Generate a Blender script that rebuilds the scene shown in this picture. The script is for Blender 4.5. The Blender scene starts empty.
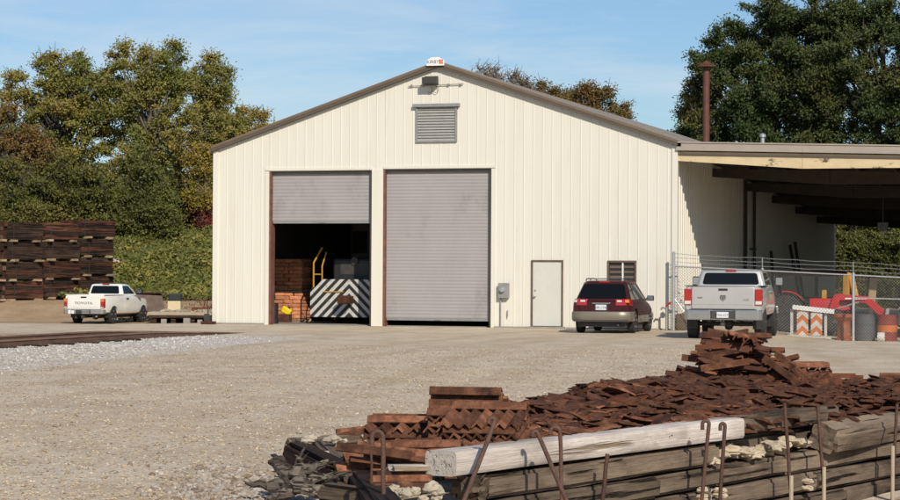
import bpy, bmesh, math, random
import numpy as np
from mathutils import Vector, Matrix, noise as mnoise
random.seed(7)
RNG = np.random.default_rng(7)
C = bpy.context.scene.collection
SC = bpy.context.scene
rad = math.radians

# ------------------------------------------------------------------ camera frame
F_PX = 2200.0
CAM = Vector((13.80, -66.18, 1.70))
YAW, PITCH, ROLL = rad(17.609), rad(0.604), rad(0.30)
Fd = Vector((-math.sin(YAW)*math.cos(PITCH), math.cos(YAW)*math.cos(PITCH), math.sin(PITCH)))
r0 = Vector((math.cos(YAW), math.sin(YAW), 0)); u0 = r0.cross(Fd)
Rt = r0*math.cos(ROLL) + u0*math.sin(ROLL)
Up = -r0*math.sin(ROLL) + u0*math.cos(ROLL)
HF = Vector((-math.sin(YAW), math.cos(YAW), 0)); HR = r0.copy()

def ray(px, py):
    return Fd + Rt*((px-450)/F_PX) - Up*((py-250)/F_PX)
def P(px, py, D):
    return CAM + ray(px, py)*D
def onz(px, py, z=0.0):
    d = ray(px, py); return CAM + d*((z-CAM.z)/d.z)
def ony(px, py, y=0.0):
    d = ray(px, py); return CAM + d*((y-CAM.y)/d.y)
def camxy(l, D):
    return CAM.x + HR.x*l + HF.x*D, CAM.y + HR.y*l + HF.y*D
def col(px, D, z):
    """ground point seen in column px at distance D with height z"""
    p = P(px, 273, D); return Vector((p.x, p.y, z))
def sstep(a, b, x):
    t = min(1, max(0, (x-a)/(b-a))); return t*t*(3-2*t)

# wall of timbers: its front line
WA = P(456, 478, 15.9); WB = P(744, 437, 19.8)
WU = Vector((WB.x-WA.x, WB.y-WA.y, 0)).normalized()
WV = Vector((-WU.y, WU.x, 0))            # away from the viewer, behind the wall
def wuv(x, y):
    dx, dy = x-WA.x, y-WA.y
    return dx*WU.x+dy*WU.y, dx*WV.x+dy*WV.y

def gz(x, y):
    """height of the ground"""
    dx, dy = x-CAM.x, y-CAM.y
    D = dx*HF.x + dy*HF.y
    l = dx*HR.x + dy*HR.y
    z = 0.0
    # falls away to the right of the shed
    z -= 0.28*sstep(1.2, 6.0, x)*sstep(-9, -3, y)
    # left of the shed: a dip, then the bank
    m = sstep(-16.2, -18.5, x)*sstep(-6, 0, y)
    if m > 0:
        zz = -0.32*sstep(70, 82, D) + 0.75*sstep(89.5, 94, D) + 3.2*sstep(98, 111, D)
        zz += 2.0*sstep(111, 150, D)
        z += m*zz
    if y > 38:
        z += (1-m)*2.5*sstep(38, 70, y)
    # lower on the near side of the timber wall
    u, v = wuv(x, y)
    if 10 < D < 40:
        z -= 0.54*sstep(0.42, 0.12, v)*sstep(0.0, 0.22, l-(-1.02+(19.6-D)*.1294))
        z += 0.02*mnoise.noise(Vector((x*1.3, y*1.3, 0)))
    if D < 90:
        z += 0.025*mnoise.noise(Vector((x*.25, y*.25, 3.0)))
    return z

# ------------------------------------------------------------------ mesh helper
class MB:
    def __init__(s): s.v = []; s.f = []; s.m = []; s.cur = 0
    def add(s, vs, fs, M=None):
        o = len(s.v)
        for p in vs:
            p = Vector(p)
            if M is not None: p = M @ p
            s.v.append(p)
        for f in fs: s.f.append([i+o for i in f]); s.m.append(s.cur)
    def box(s, cx, cy, cz, sx, sy, sz, M=None):
        x0, x1, y0, y1, z0, z1 = cx-sx/2, cx+sx/2, cy-sy/2, cy+sy/2, cz-sz/2, cz+sz/2
        s.add([(x0,y0,z0),(x1,y0,z0),(x1,y1,z0),(x0,y1,z0),(x0,y0,z1),(x1,y0,z1),(x1,y1,z1),(x0,y1,z1)],
              [(0,3,2,1),(4,5,6,7),(0,1,5,4),(1,2,6,5),(2,3,7,6),(3,0,4,7)], M)
    def bb(s, x0, x1, y0, y1, z0, z1, M=None):
        s.box((x0+x1)/2, (y0+y1)/2, (z0+z1)/2, x1-x0, y1-y0, z1-z0, M)
    def prism(s, poly, vec, M=None):
        n = len(poly); vec = Vector(vec)
        vs = [Vector(p) for p in poly] + [Vector(p)+vec for p in poly]
        fs = [tuple(range(n))[::-1], tuple(range(n, 2*n))] + [(i, (i+1) % n, (i+1) % n+n, i+n) for i in range(n)]
        s.add(vs, fs, M)
    def loft(s, rings, M=None, cap=True):
        n = len(rings[0]); vs = [p for r in rings for p in r]; fs = []
        for k in range(len(rings)-1):
            for i in range(n):
                j = (i+1) % n
                fs.append((k*n+i, k*n+j, (k+1)*n+j, (k+1)*n+i))
        if cap:
            fs.append(tuple(range(n))[::-1]); fs.append(tuple((len(rings)-1)*n+i for i in range(n)))
        s.add(vs, fs, M)
    def tube(s, pts, r, n=8, M=None, cap=True):
        pts = [Vector(p) for p in pts]
        rs = r if isinstance(r, (list, tuple)) else [r]*len(pts)
        rings = []; prev = None
        for i, p in enumerate(pts):
            t = (pts[min(i+1, len(pts)-1)] - pts[max(i-1, 0)])
            if t.length < 1e-9: t = Vector((0, 0, 1))
            t.normalize()
            if prev is None:
                a = Vector((0, 0, 1)) if abs(t.z) < .9 else Vector((1, 0, 0))
                nrm = t.cross(a).normalized()
            else:
                nrm = (prev - t*prev.dot(t)).normalized()
            prev = nrm; b = t.cross(nrm)
            rings.append([p + (nrm*math.cos(2*math.pi*k/n) + b*math.sin(2*math.pi*k/n))*rs[i] for k in range(n)])
        s.loft(rings, M, cap)
    def lathe(s, prof, n=20, M=None, ax='z'):
        rings = []
        for r, h in prof:
            ring = []
            for k in range(n):
                a = 2*math.pi*k/n; c, d = r*math.cos(a), r*math.sin(a)
                ring.append((c, d, h) if ax == 'z' else ((h, c, d) if ax == 'x' else (d, h, c)))
            rings.append(ring)
        s.loft(rings, M)
    def build(s, name, mat, parent=None, smooth=None, bevel=0, seg=2):
        me = bpy.data.meshes.new(name)
        me.from_pydata([tuple(p) for p in s.v], [], s.f)
        bm = bmesh.new(); bm.from_mesh(me); bmesh.ops.recalc_face_normals(bm, faces=bm.faces); bm.to_mesh(me); bm.free()
        mats = mat if isinstance(mat, (list, tuple)) else [mat]
        for m_ in mats: me.materials.append(m_)
        if len(mats) > 1 and len(me.polygons) == len(s.m):
            me.polygons.foreach_set('material_index', s.m)
        return link(name, me, parent, smooth, bevel, seg)

def link(name, me, parent=None, smooth=None, bevel=0, seg=2):
    if smooth is not None:
        me.polygons.foreach_set('use_smooth', [True]*len(me.polygons))
        me.set_sharp_from_angle(angle=rad(smooth))
    o = bpy.data.objects.new(name, me); C.objects.link(o)
    if parent is not None: o.parent = parent
    if bevel:
        b = o.modifiers.new('b', 'BEVEL'); b.width = bevel; b.segments = seg; b.limit_method = 'ANGLE'; b.angle_limit = rad(35)
    return o
def tag(o, label=None, cat=None, group=None, kind=None):
    if label: o['label'] = label
    if cat: o['category'] = cat
    if group: o['group'] = group
    if kind: o['kind'] = kind
    return o
def thing(name, label, cat, loc=(0, 0, 0), rz=0, group=None):
    o = bpy.data.objects.new(name, None); C.objects.link(o)
    o.location = loc; o.rotation_euler = (0, 0, rz); o.empty_display_size = .2
    return tag(o, label, cat, group)
def copy_tree(o, parent=None):
    c = o.copy(); C.objects.link(c)
    if parent is not None: c.parent = parent
    for ch in list(o.children): copy_tree(ch, c)
    return c
def evaluated(o):
    dg = bpy.context.evaluated_depsgraph_get()
    return bpy.data.meshes.new_from_object(o.evaluated_get(dg))
def carve(o, cutter_mb):
    """boolean difference, baked into the mesh"""
    c = cutter_mb.build('cutter', o.data.materials[0] if o.data.materials else None)
    par = o.parent; o.parent = None
    m = o.modifiers.new('x', 'BOOLEAN'); m.operation = 'DIFFERENCE'; m.object = c; m.solver = 'EXACT'; m.use_self = True
    bpy.context.view_layer.update()
    me = evaluated(o); o.modifiers.remove(m); old = o.data; o.data = me
    bpy.data.objects.remove(c); o.parent = par
    me.set_sharp_from_angle(angle=rad(35))
def text_obj(txt, size, mat, parent, M, depth=.004, name='lettering', bold=0, shear=0):
    cu = bpy.data.curves.new('t', 'FONT'); cu.body = txt; cu.size = size; cu.extrude = depth/2
    cu.align_x = 'CENTER'; cu.align_y = 'CENTER'; cu.offset = bold; cu.shear = shear
    t = bpy.data.objects.new('t', cu); C.objects.link(t)
    bpy.context.view_layer.update()
    me = evaluated(t); bpy.data.objects.remove(t)
    me.transform(M); me.materials.clear(); me.materials.append(mat)
    o = bpy.data.objects.new(name, me); C.objects.link(o)
    if parent is not None: o.parent = parent
    return o
def rotM(rx=0, ry=0, rz=0, loc=(0, 0, 0)):
    from mathutils import Euler
    return Matrix.Translation(loc) @ Euler((rx, ry, rz)).to_matrix().to_4x4()

# ------------------------------------------------------------------ materials
def mat(name, c1, c2=None, scale=4, rough=.7, metal=0, bump=0, bscale=60, stretch=(1, 1, 1), c3=None, s3=1.2, t3=(.5, .65),
        rand=0, spec=.5, detail=6, coat=0, world=False, bdist=.02, ramp=(.35, .65), off=0):
    m = bpy.data.materials.new(name); m.use_nodes = True
    nt = m.node_tree; N = nt.nodes; L = nt.links; b = N['Principled BSDF']
    b.inputs['Roughness'].default_value = rough; b.inputs['Metallic'].default_value = metal
    b.inputs['Specular IOR Level'].default_value = spec; b.inputs['Coat Weight'].default_value = coat
    b.inputs['Base Color'].default_value = (*c1, 1)
    src = None
    if world:
        g = N.new('ShaderNodeNewGeometry'); src = g.outputs['Position']
    else:
        tc = N.new('ShaderNodeTexCoord'); src = tc.outputs['Object']
    mp = N.new('ShaderNodeMapping'); mp.inputs['Scale'].default_value = stretch; L.new(src, mp.inputs['Vector'])
    vec = mp.outputs['Vector']
    if rand or off:
        oi = N.new('ShaderNodeObjectInfo')
        va = N.new('ShaderNodeVectorMath'); va.operation = 'SCALE'; va.inputs[0].default_value = (37, 53, 91)
        L.new(oi.outputs['Random'], va.inputs['Scale'])
        vb = N.new('ShaderNodeVectorMath'); vb.operation = 'ADD'; L.new(vec, vb.inputs[0]); L.new(va.outputs[0], vb.inputs[1]); vec = vb.outputs[0]
    colr = None
    if c2:
        n = N.new('ShaderNodeTexNoise'); n.inputs['Scale'].default_value = scale; n.inputs['Detail'].default_value = detail
        n.inputs['Roughness'].default_value = .65
        L.new(vec, n.inputs['Vector'])
        r = N.new('ShaderNodeMapRange'); r.inputs['From Min'].default_value = ramp[0]; r.inputs['From Max'].default_value = ramp[1]
        L.new(n.outputs['Fac'], r.inputs['Value'])
        mx = N.new('ShaderNodeMix'); mx.data_type = 'RGBA'; mx.inputs[6].default_value = (*c1, 1); mx.inputs[7].default_value = (*c2, 1)
        L.new(r.outputs[0], mx.inputs[0]); colr = mx.outputs[2]
    if c3:
        n = N.new('ShaderNodeTexNoise'); n.inputs['Scale'].default_value = s3; n.inputs['Detail'].default_value = 8
        n.inputs['Roughness'].default_value = .7
        L.new(vec, n.inputs['Vector'])
        r = N.new('ShaderNodeMapRange'); r.inputs['From Min'].default_value = t3[0]; r.inputs['From Max'].default_value = t3[1]
        L.new(n.outputs['Fac'], r.inputs['Value'])
        mx = N.new('ShaderNodeMix'); mx.data_type = 'RGBA'; mx.inputs[7].default_value = (*c3, 1)
        if colr: L.new(colr, mx.inputs[6])
        else: mx.inputs[6].default_value = (*c1, 1)
        L.new(r.outputs[0], mx.inputs[0]); colr = mx.outputs[2]
    if rand:
        hs = N.new('ShaderNodeHueSaturation'); ma = N.new('ShaderNodeMapRange')
        ma.inputs['To Min'].default_value = 1-rand; ma.inputs['To Max'].default_value = 1+rand
        L.new(oi.outputs['Random'], ma.inputs['Value']); L.new(ma.outputs[0], hs.inputs['Value'])
        if colr: L.new(colr, hs.inputs['Color'])
        else: hs.inputs['Color'].default_value = (*c1, 1)
        colr = hs.outputs[0]
    if colr: L.new(colr, b.inputs['Base Color'])
    if bump:
        n = N.new('ShaderNodeTexNoise'); n.inputs['Scale'].default_value = bscale; n.inputs['Detail'].default_value = 5
        L.new(vec, n.inputs['Vector'])
        bp = N.new('ShaderNodeBump'); bp.inputs['Strength'].default_value = bump; bp.inputs['Distance'].default_value = bdist
        L.new(n.outputs['Fac'], bp.inputs['Height']); L.new(bp.outputs[0], b.inputs['Normal'])
    return m

RUST = mat('rust', (.115, .048, .025), (.23, .098, .053), 9, .9, 0, .5, 70, c3=(.035, .018, .013), s3=5, t3=(.5, .7), rand=.5, spec=.25, ramp=(.42, .6))
RUSTD = mat('rust_dark', (.06, .026, .017), (.13, .052, .028), 9, .85, 0, .4, 70, c3=(.20, .075, .035), s3=4, t3=(.58, .75), rand=.3, spec=.25)
RUSTO = mat('rust_orange', (.17, .062, .03), (.10, .038, .02), 7, .9, 0, .4, 60, rand=.2, spec=.2)
CREAM = mat('cream_siding', (.695, .665, .575), (.665, .635, .545), .8, .45, 0, 0, c3=(.52, .46, .35), s3=1.0, t3=(.58, .86), stretch=(3.2, 3.2, .22), spec=.4)
CREAM_UNLIT = mat('unlit_siding', (.16, .145, .12), (.11, .10, .085), .8, .8)  # cream siding darkened in colour to stand for unlit walls
TRIMG = mat('canopy_gutter', (.36, .31, .255), (.32, .27, .22), 2, .5, c3=(.2, .15, .11), s3=3, t3=(.6, .8))
TRIM = mat('gutter_trim', (.17, .12, .078), (.145, .10, .066), 2, .5, c3=(.2, .15, .11), s3=3, t3=(.6, .8))
TRIMD = mat('eave_trim', (.10, .078, .058), (.085, .065, .048), 2, .6)
ROOF = mat('roof_sheet', (.30, .27, .235), (.25, .225, .195), 2, .45, .3)
DOORG = mat('roller_grey', (.335, .318, .305), (.31, .295, .283), 1.2, .6, c3=(.22, .205, .195), s3=1.3, t3=(.56, .78), stretch=(1, 1, .5))
DOORW = mat('door_white', (.60, .60, .53), (.56, .56, .49), 1.5, .5, c3=(.45, .43, .36), s3=2, t3=(.62, .85))
FRAMEB = mat('door_frame_brown', (.10, .065, .045), (.16, .10, .07), 6, .7)
RUSTJ = mat('jamb_rust', (.20, .085, .055), (.12, .05, .035), 5, .8)
GALV = mat('galvanised', (.48, .49, .50), (.40, .41, .42), 8, .45, .55)
GREYM = mat('grey_metal', (.30, .30, .29), (.24, .24, .23), 5, .55, .2)
DARKM = mat('dark_metal', (.035, .033, .032), (.055, .05, .045), 6, .6)
BLACK = mat('black_paint', (.012, .012, .013), (.02, .02, .02), 6, .5)
RUBBER = mat('rubber', (.018, .018, .018), (.035, .033, .03), 8, .85, bump=.3, bscale=40)
GLASS = mat('dark_glass', (.006, .007, .007), None, rough=.06, spec=.35)
GLASSW = mat('window_glass', (.02, .022, .022), None, rough=.12, spec=.6)
CHROME = mat('chrome', (.55, .55, .55), (.5, .5, .5), 5, .18, .9)
WHITEP = mat('white_paint', (.80, .80, .77), (.76, .755, .72), 2, .35, coat=.4)
TRUCKW = mat('truck_white', (.78, .775, .72), (.74, .73, .67), 1.3, .3, coat=.5)
SILVER = mat('truck_silver', (.50, .49, .465), (.46, .45, .42), 1.1, .32, .35, coat=.6)
MAROON = mat('car_maroon', (.050, .010, .011), (.042, .008, .009), 1, .42, 0, spec=.25)
CHAMP = mat('champagne', (.235, .205, .155), (.205, .178, .135), 2, .4, .3, coat=.3)
REDL = mat('lamp_red', (.42, .012, .010), (.30, .008, .008), 14, .15, coat=.8)
AMBER = mat('lamp_amber', (.65, .18, .03), None, rough=.15, coat=.8)
CLEARL = mat('lamp_clear', (.6, .58, .55), None, rough=.12, coat=.8)
PLATE = mat('licence_plate', (.62, .64, .66), (.58, .60, .62), 9, .4)
INKB = mat('ink_dark', (.04, .04, .07), None, rough=.6)
INKO = mat('ink_orange', (.65, .12, .03), None, rough=.6)
WSIGN = mat('sign_white', (.8, .79, .76), None, rough=.5)
YELLOW = mat('yellow_paint', (.52, .26, .02), (.42, .20, .02), 5, .5)
YELB = mat('bright_yellow', (.80, .60, .02), None, rough=.5)
TRED = mat('tractor_red', (.48, .012, .014), (.38, .010, .012), 4, .35, coat=.4)
ORANGE = mat('orange_paint', (.62, .17, .035), (.50, .13, .03), 6, .6)
ORANB = mat('orange_barrel', (.42, .13, .045), (.30, .085, .035), 6, .75, c3=(.16, .06, .03), s3=5, t3=(.55, .75))
REDB = mat('red_barrel', (.27, .045, .030), (.21, .035, .025), 6, .7, c3=(.13, .05, .03), s3=5, t3=(.58, .75))
BLUB = mat('grey_barrel', (.085, .10, .115), (.11, .115, .115), 6, .7, c3=(.12, .065, .04), s3=4, t3=(.55, .75))
WHITEC = mat('chevron_white', (.62, .60, .54), (.52, .50, .45), 6, .6)
PLYW = mat('cream_beam', (.62, .50, .30), (.54, .42, .25), 2.0, .7, c3=(.075, .045, .028), s3=.9, t3=(.56, .62), stretch=(1, 1, 2))
CONC = mat('concrete', (.30, .28, .25), (.24, .225, .20), 3, .9, bump=.3, bscale=25)
SACK = mat('sack_orange', (.62, .27, .13), (.42, .14, .06), 7, .85, rand=.25, c3=(.55, .36, .24), s3=5, t3=(.55, .7), bump=.3, bscale=30)
ROCKP = mat('pale_rock', (.46, .40, .30), (.36, .31, .23), 6, .95, bump=.6, bscale=18, rand=.15)
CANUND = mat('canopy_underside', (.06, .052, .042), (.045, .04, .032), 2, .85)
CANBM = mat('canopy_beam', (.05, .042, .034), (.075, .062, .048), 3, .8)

def wood(name, a, b_, dark, rand=.15, len_axis=0, cs=1.0, crack=(.40, .475)):
    """weathered timber, grain and checks along local x"""
    m = bpy.data.materials.new(name); m.use_nodes = True
    nt = m.node_tree; N = nt.nodes; L = nt.links; bs = N['Principled BSDF']; bs.inputs['Roughness'].default_value = .95
    bs.inputs['Specular IOR Level'].default_value = .15
    tc = N.new('ShaderNodeTexCoord'); oi = N.new('ShaderNodeObjectInfo')
    va = N.new('ShaderNodeVectorMath'); va.operation = 'SCALE'; va.inputs[0].default_value = (17, 23, 31); L.new(oi.outputs['Random'], va.inputs['Scale'])
    vb = N.new('ShaderNodeVectorMath'); vb.operation = 'ADD'; L.new(tc.outputs['Object'], vb.inputs[0]); L.new(va.outputs[0], vb.inputs[1])
    def nz(sc, st, det=6, rg=.6):
        mp = N.new('ShaderNodeMapping'); mp.inputs['Scale'].default_value = st; L.new(vb.outputs[0], mp.inputs[0])
        n = N.new('ShaderNodeTexNoise'); n.inputs['Scale'].default_value = sc; n.inputs['Detail'].default_value = det; n.inputs['Roughness'].default_value = rg
        L.new(mp.outputs[0], n.inputs[0]); return n.outputs['Fac']
    def mr(s_, a_, b2): 
        r = N.new('ShaderNodeMapRange'); r.inputs['From Min'].default_value = a_; r.inputs['From Max'].default_value = b2; L.new(s_, r.inputs['Value']); return r.outputs[0]
    def mix(f, x, y):
        k = N.new('ShaderNodeMix'); k.data_type = 'RGBA'; L.new(f, k.inputs[0])
        for i, q in ((6, x), (7, y)):
            if isinstance(q, tuple): k.inputs[i].default_value = (*q, 1)
            else: L.new(q, k.inputs[i])
        return k.outputs[2]
    fine0 = nz(90, (.08, 1, 1)); grain = nz(38, (.05, 1, 1), 5, .65); big = nz(3.0, (.35, 1, 1)); ck = nz(20*cs, (.028, 1, 1), 3, .45)
    c = mix(mr(grain, .3, .7), a, b_)
    c = mix(mr(big, .50, .64), c, tuple(.72*x for x in b_)); c = mix(mr(nz(1.3, (.5, 1, 1)), .5, .62), c, mix(mr(fine0, .3, .7), a, tuple(1.25*x for x in a)))
    sn = N.new('ShaderNodeSeparateXYZ'); L.new(tc.outputs['Normal'], sn.inputs[0])
    ab = N.new('ShaderNodeMath'); ab.operation = 'ABSOLUTE'; L.new(sn.outputs[0], ab.inputs[0]); side = mr(ab.outputs[0], .8, .5); endf = mr(ab.outputs[0], .5, .85)
    km = N.new('ShaderNodeMath'); km.operation = 'MULTIPLY'; L.new(mr(ck, crack[1], crack[0]), km.inputs[0]); L.new(side, km.inputs[1])
    c = mix(km.outputs[0], c, dark)
    ring = nz(9, (.3, 1, 2.5), 6, .7); c = mix(endf, c, mix(mr(ring, .35, .65), tuple(.8*x for x in b_), tuple(.75*x for x in a)))
    fine = nz(150, (.06, 1, 1)); c = mix(mr(fine, .5, .75), c, tuple(.62*x for x in a))
    hs = N.new('ShaderNodeHueSaturation'); ma = N.new('ShaderNodeMapRange'); ma.inputs['To Min'].default_value = 1-rand; ma.inputs['To Max'].default_value = 1+rand
    L.new(oi.outputs['Random'], ma.inputs['Value']); L.new(ma.outputs[0], hs.inputs['Value']); L.new(c, hs.inputs['Color'])
    L.new(hs.outputs[0], bs.inputs['Base Color'])
    ad = N.new('ShaderNodeMath'); ad.operation = 'ADD'; L.new(mr(ck, crack[0], crack[1]), ad.inputs[0]); L.new(grain, ad.inputs[1])
    bp = N.new('ShaderNodeBump'); bp.inputs['Strength'].default_value = .8; bp.inputs['Distance'].default_value = .015
    L.new(ad.outputs[0], bp.inputs['Height']); L.new(bp.outputs[0], bs.inputs['Normal'])
    return m
W_GREY = wood('weathered_tie', (.235, .178, .125), (.095, .070, .049), (.016, .011, .008), .33, crack=(.365, .40))
W_WHITE = wood('bleached_timber', (.68, .61, .54), (.50, .43, .365), (.26, .19, .12), 0, crack=(.34, .41))
W_DARK = wood('creosote_tie', (.070, .042, .029), (.036, .024, .018), (.012, .010, .008), .35)
W_RED = wood('creosote_tie_red', (.14, .06, .035), (.08, .036, .023), (.015, .010, .008), .35)
W_PALE = wood('pale_spacer', (.52, .38, .24), (.42, .30, .19), (.2, .14, .09), .15)
W_ROOT = wood('driftwood', (.21, .175, .14), (.09, .072, .055), (.02, .017, .015), .2, cs=2)

def leafmat(name, cols, trans=.25, nscale=.5):
    """leaf colours: per-leaf attribute picks the shade, object noise picks the clump colour"""
    m = bpy.data.materials.new(name); m.use_nodes = True
    nt = m.node_tree; N = nt.nodes; L = nt.links; bs = N['Principled BSDF']
    bs.inputs['Roughness'].default_value = .6; bs.inputs['Specular IOR Level'].default_value = .25
    at = N.new('ShaderNodeAttribute'); at.attribute_name = 'leaf'
    tc = N.new('ShaderNodeTexCoord'); n = N.new('ShaderNodeTexNoise'); n.inputs['Scale'].default_value = nscale; n.inputs['Detail'].default_value = 2
    L.new(tc.outputs['Object'], n.inputs[0])
    ad = N.new('ShaderNodeMath'); ad.operation = 'MULTIPLY_ADD'; ad.inputs[1].default_value = .35; L.new(at.outputs['Fac'], ad.inputs[0])
    mr = N.new('ShaderNodeMapRange'); mr.inputs['From Min'].default_value = .3; mr.inputs['From Max'].default_value = .72; mr.inputs['To Max'].default_value = .65
    L.new(n.outputs['Fac'], mr.inputs['Value']); L.new(mr.outputs[0], ad.inputs[2])
    cr = N.new('ShaderNodeValToRGB'); e = cr.color_ramp.elements
    while len(e) < len(cols): e.new(.5)
    for i, c in enumerate(cols): e[i].position = i/(len(cols)-1); e[i].color = (*c, 1)
    L.new(ad.outputs[0], cr.inputs[0]); L.new(cr.outputs[0], bs.inputs['Base Color'])
    if trans:
        tr = N.new('ShaderNodeBsdfTranslucent'); L.new(cr.outputs[0], tr.inputs[0]); mx = N.new('ShaderNodeMixShader'); mx.inputs[0].default_value = trans
        L.new(bs.outputs[0], mx.inputs[1]); L.new(tr.outputs[0], mx.inputs[2]); L.new(mx.outputs[0], N['Material Output'].inputs[0])
    return m
LF_OLIVE = leafmat('olive_leaves', [(.10, .13, .03), (.17, .19, .045), (.24, .23, .055), (.32, .25, .065), (.33, .18, .055)])
LF_GREEN = leafmat('dark_green_leaves', [(.07, .085, .02), (.11, .12, .028), (.15, .145, .035), (.19, .165, .045), (.22, .12, .04)])
LF_OAK = leafmat('oak_leaves', [(.035, .062, .018), (.055, .085, .025), (.075, .10, .030), (.11, .115, .034), (.15, .075, .03)], nscale=.3)
LF_VINE = leafmat('vine_leaves', [(.075, .085, .022), (.115, .125, .03), (.15, .155, .04), (.20, .19, .055)])
LF_ORANGE = leafmat('orange_leaves', [(.10, .095, .03), (.16, .13, .04), (.24, .14, .045), (.22, .095, .04)])
LF_YELLOW = leafmat('yellow_leaves', [(.12, .12, .025), (.28, .22, .035), (.38, .26, .04), (.20, .14, .04)])
LF_RED = leafmat('red_leaves', [(.06, .035, .025), (.17, .035, .03), (.24, .05, .04), (.08, .06, .02)])
LF_TAN = leafmat('tan_leaves', [(.12, .09, .05), (.18, .12, .06), (.22, .15, .08), (.10, .09, .04)])
BARK = mat('bark', (.10, .085, .07), (.055, .045, .035), 3, .95, bump=.6, bscale=12, stretch=(1, 1, .3))
BARKP = mat('pale_bark', (.22, .19, .15), (.14, .12, .095), 3, .95, bump=.4, bscale=12, stretch=(1, 1, .3))

# ------------------------------------------------------------------ leaf quads
def leaf_mesh(name, pos, size, material, parent=None, updown=0.0, nrm=None):
    n = len(pos); pos = np.asarray(pos, dtype=np.float64)
    a = RNG.normal(size=(n, 3))
    if nrm is not None: a = a*0.7 + np.asarray(nrm)
    a /= np.linalg.norm(a, axis=1)[:, None]
    b = RNG.normal(size=(n, 3)); b -= a*(a*b).sum(1)[:, None]; b /= np.linalg.norm(b, axis=1)[:, None]
    c = np.cross(a, b)
    s = (size*RNG.uniform(.6, 1.35, n))[:, None]
    fold = a*s*.18
    v = np.empty((n, 4, 3))
    v[:, 0] = pos + b*s*.62; v[:, 1] = pos + c*s*.36 + fold; v[:, 2] = pos - b*s*.62; v[:, 3] = pos - c*s*.36 + fold
    me = bpy.data.meshes.new(name); me.vertices.add(n*4); me.vertices.foreach_set('co', v.ravel())
    me.loops.add(n*4); me.loops.foreach_set('vertex_index', np.arange(n*4, dtype=np.int32))
    me.polygons.add(n); me.polygons.foreach_set('loop_start', np.arange(0, n*4, 4, dtype=np.int32))
    me.update(calc_edges=True)
    at = me.attributes.new('leaf', 'FLOAT', 'FACE'); at.data.foreach_set('value', RNG.uniform(0, 1, n).astype(np.float32))
    me.materials.append(material)
    o = bpy.data.objects.new(name, me); C.objects.link(o)
    if parent is not None: o.parent = parent
    return o

def tree(name, label, base, lobes, leaf, bark=BARK, nleaf=20000, size=.17, clumps=90, trunk_r=.28, top=None, seed=1, spread=.97,
         group=None, twigs=True, cat='tree', lean=(0, 0), shell=.45, crad=.62, limbs=60):
    size *= .57; nleaf = int(nleaf*2.7); clumps = int(clumps*1.7); crad *= .95
    """lobes: (dx,dy,z centre above base, rx,ry,rz) ellipsoids making an uneven crown"""
    rr = random.Random(seed); t = thing(name, label, cat, base, 0, group)
    vols = [l[3]*l[4]*l[5] for l in lobes]; tot = sum(vols)
    ztop = max(l[2] for l in lobes) if top is None else top
    path = [Vector((lean[0]*k*k/36+rr.uniform(-.12, .12)*k*.5, lean[1]*k*k/36+rr.uniform(-.12, .12)*k*.5, ztop*k/6)) for k in range(7)]
    path[0] = Vector((0, 0, -.3))
    tm = MB(); tm.tube(path, [trunk_r*(1.25 if k == 0 else 1-.125*k) for k in range(7)], 9)
    tr = tm.build('trunk', bark, t, 60)
    trunk_r *= .8
    cs = []
    lb = MB(); nb = 0
    for l, v in zip(lobes, vols):
        k = max(3, int(clumps*(v/tot)**.8))
        for _ in range(k):
            d = Vector((rr.gauss(0, 1), rr.gauss(0, 1), rr.gauss(0, 1))).normalized()*(rr.uniform(shell, 1))*spread
            c = Vector((l[0]+d.x*l[3], l[1]+d.y*l[4], l[2]+d.z*l[5])); cs.append((c, rr.uniform(.55, 1.3)*crad))
            if nb < limbs and rr.random() < .6:
                nb += 1
                zz = min(max(c.z*.55, ztop*.22), ztop*.95); i = min(5, int(zz/ztop*6)); f = zz/ztop*6-i
                s0 = path[i].lerp(path[i+1], min(1, f)); mid = s0.lerp(c, .5)+Vector((rr.uniform(-.4, .4), rr.uniform(-.4, .4), rr.uniform(-.1, .5)))
                r1 = trunk_r*rr.uniform(.18, .36)
                lb.tube([s0, mid, c], [r1, r1*.6, r1*.18], 5)
    lb.build('limb', bark, t, 60)
    per = nleaf/len(cs); pts = []; tw = MB()
    for c, r in cs:
        n = int(per*(r/crad/.92)**2)
        d = RNG.normal(size=(n, 3)); d /= np.linalg.norm(d, axis=1)[:, None]
        rad_ = r*np.minimum(np.abs(RNG.normal(0, .55, (n, 1))), RNG.uniform(.9, 1.25, (n, 1)))
        sq = np.array([1, 1, .72])
        pts.append(np.array(c)+d*rad_*sq)
        if twigs:
            for _ in range(3):
                q = c+Vector((rr.gauss(0, 1), rr.gauss(0, 1), rr.gauss(.4, 1))).normalized()*r*1.15
                tw.tube([c, q], [.03, .008], 3, cap=False)
    if twigs: tw.build('twigs', bark, t)
    leaf_mesh('crown', np.concatenate(pts), size, leaf, t, nrm=(.15, -.25, .45))
    return t
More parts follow.
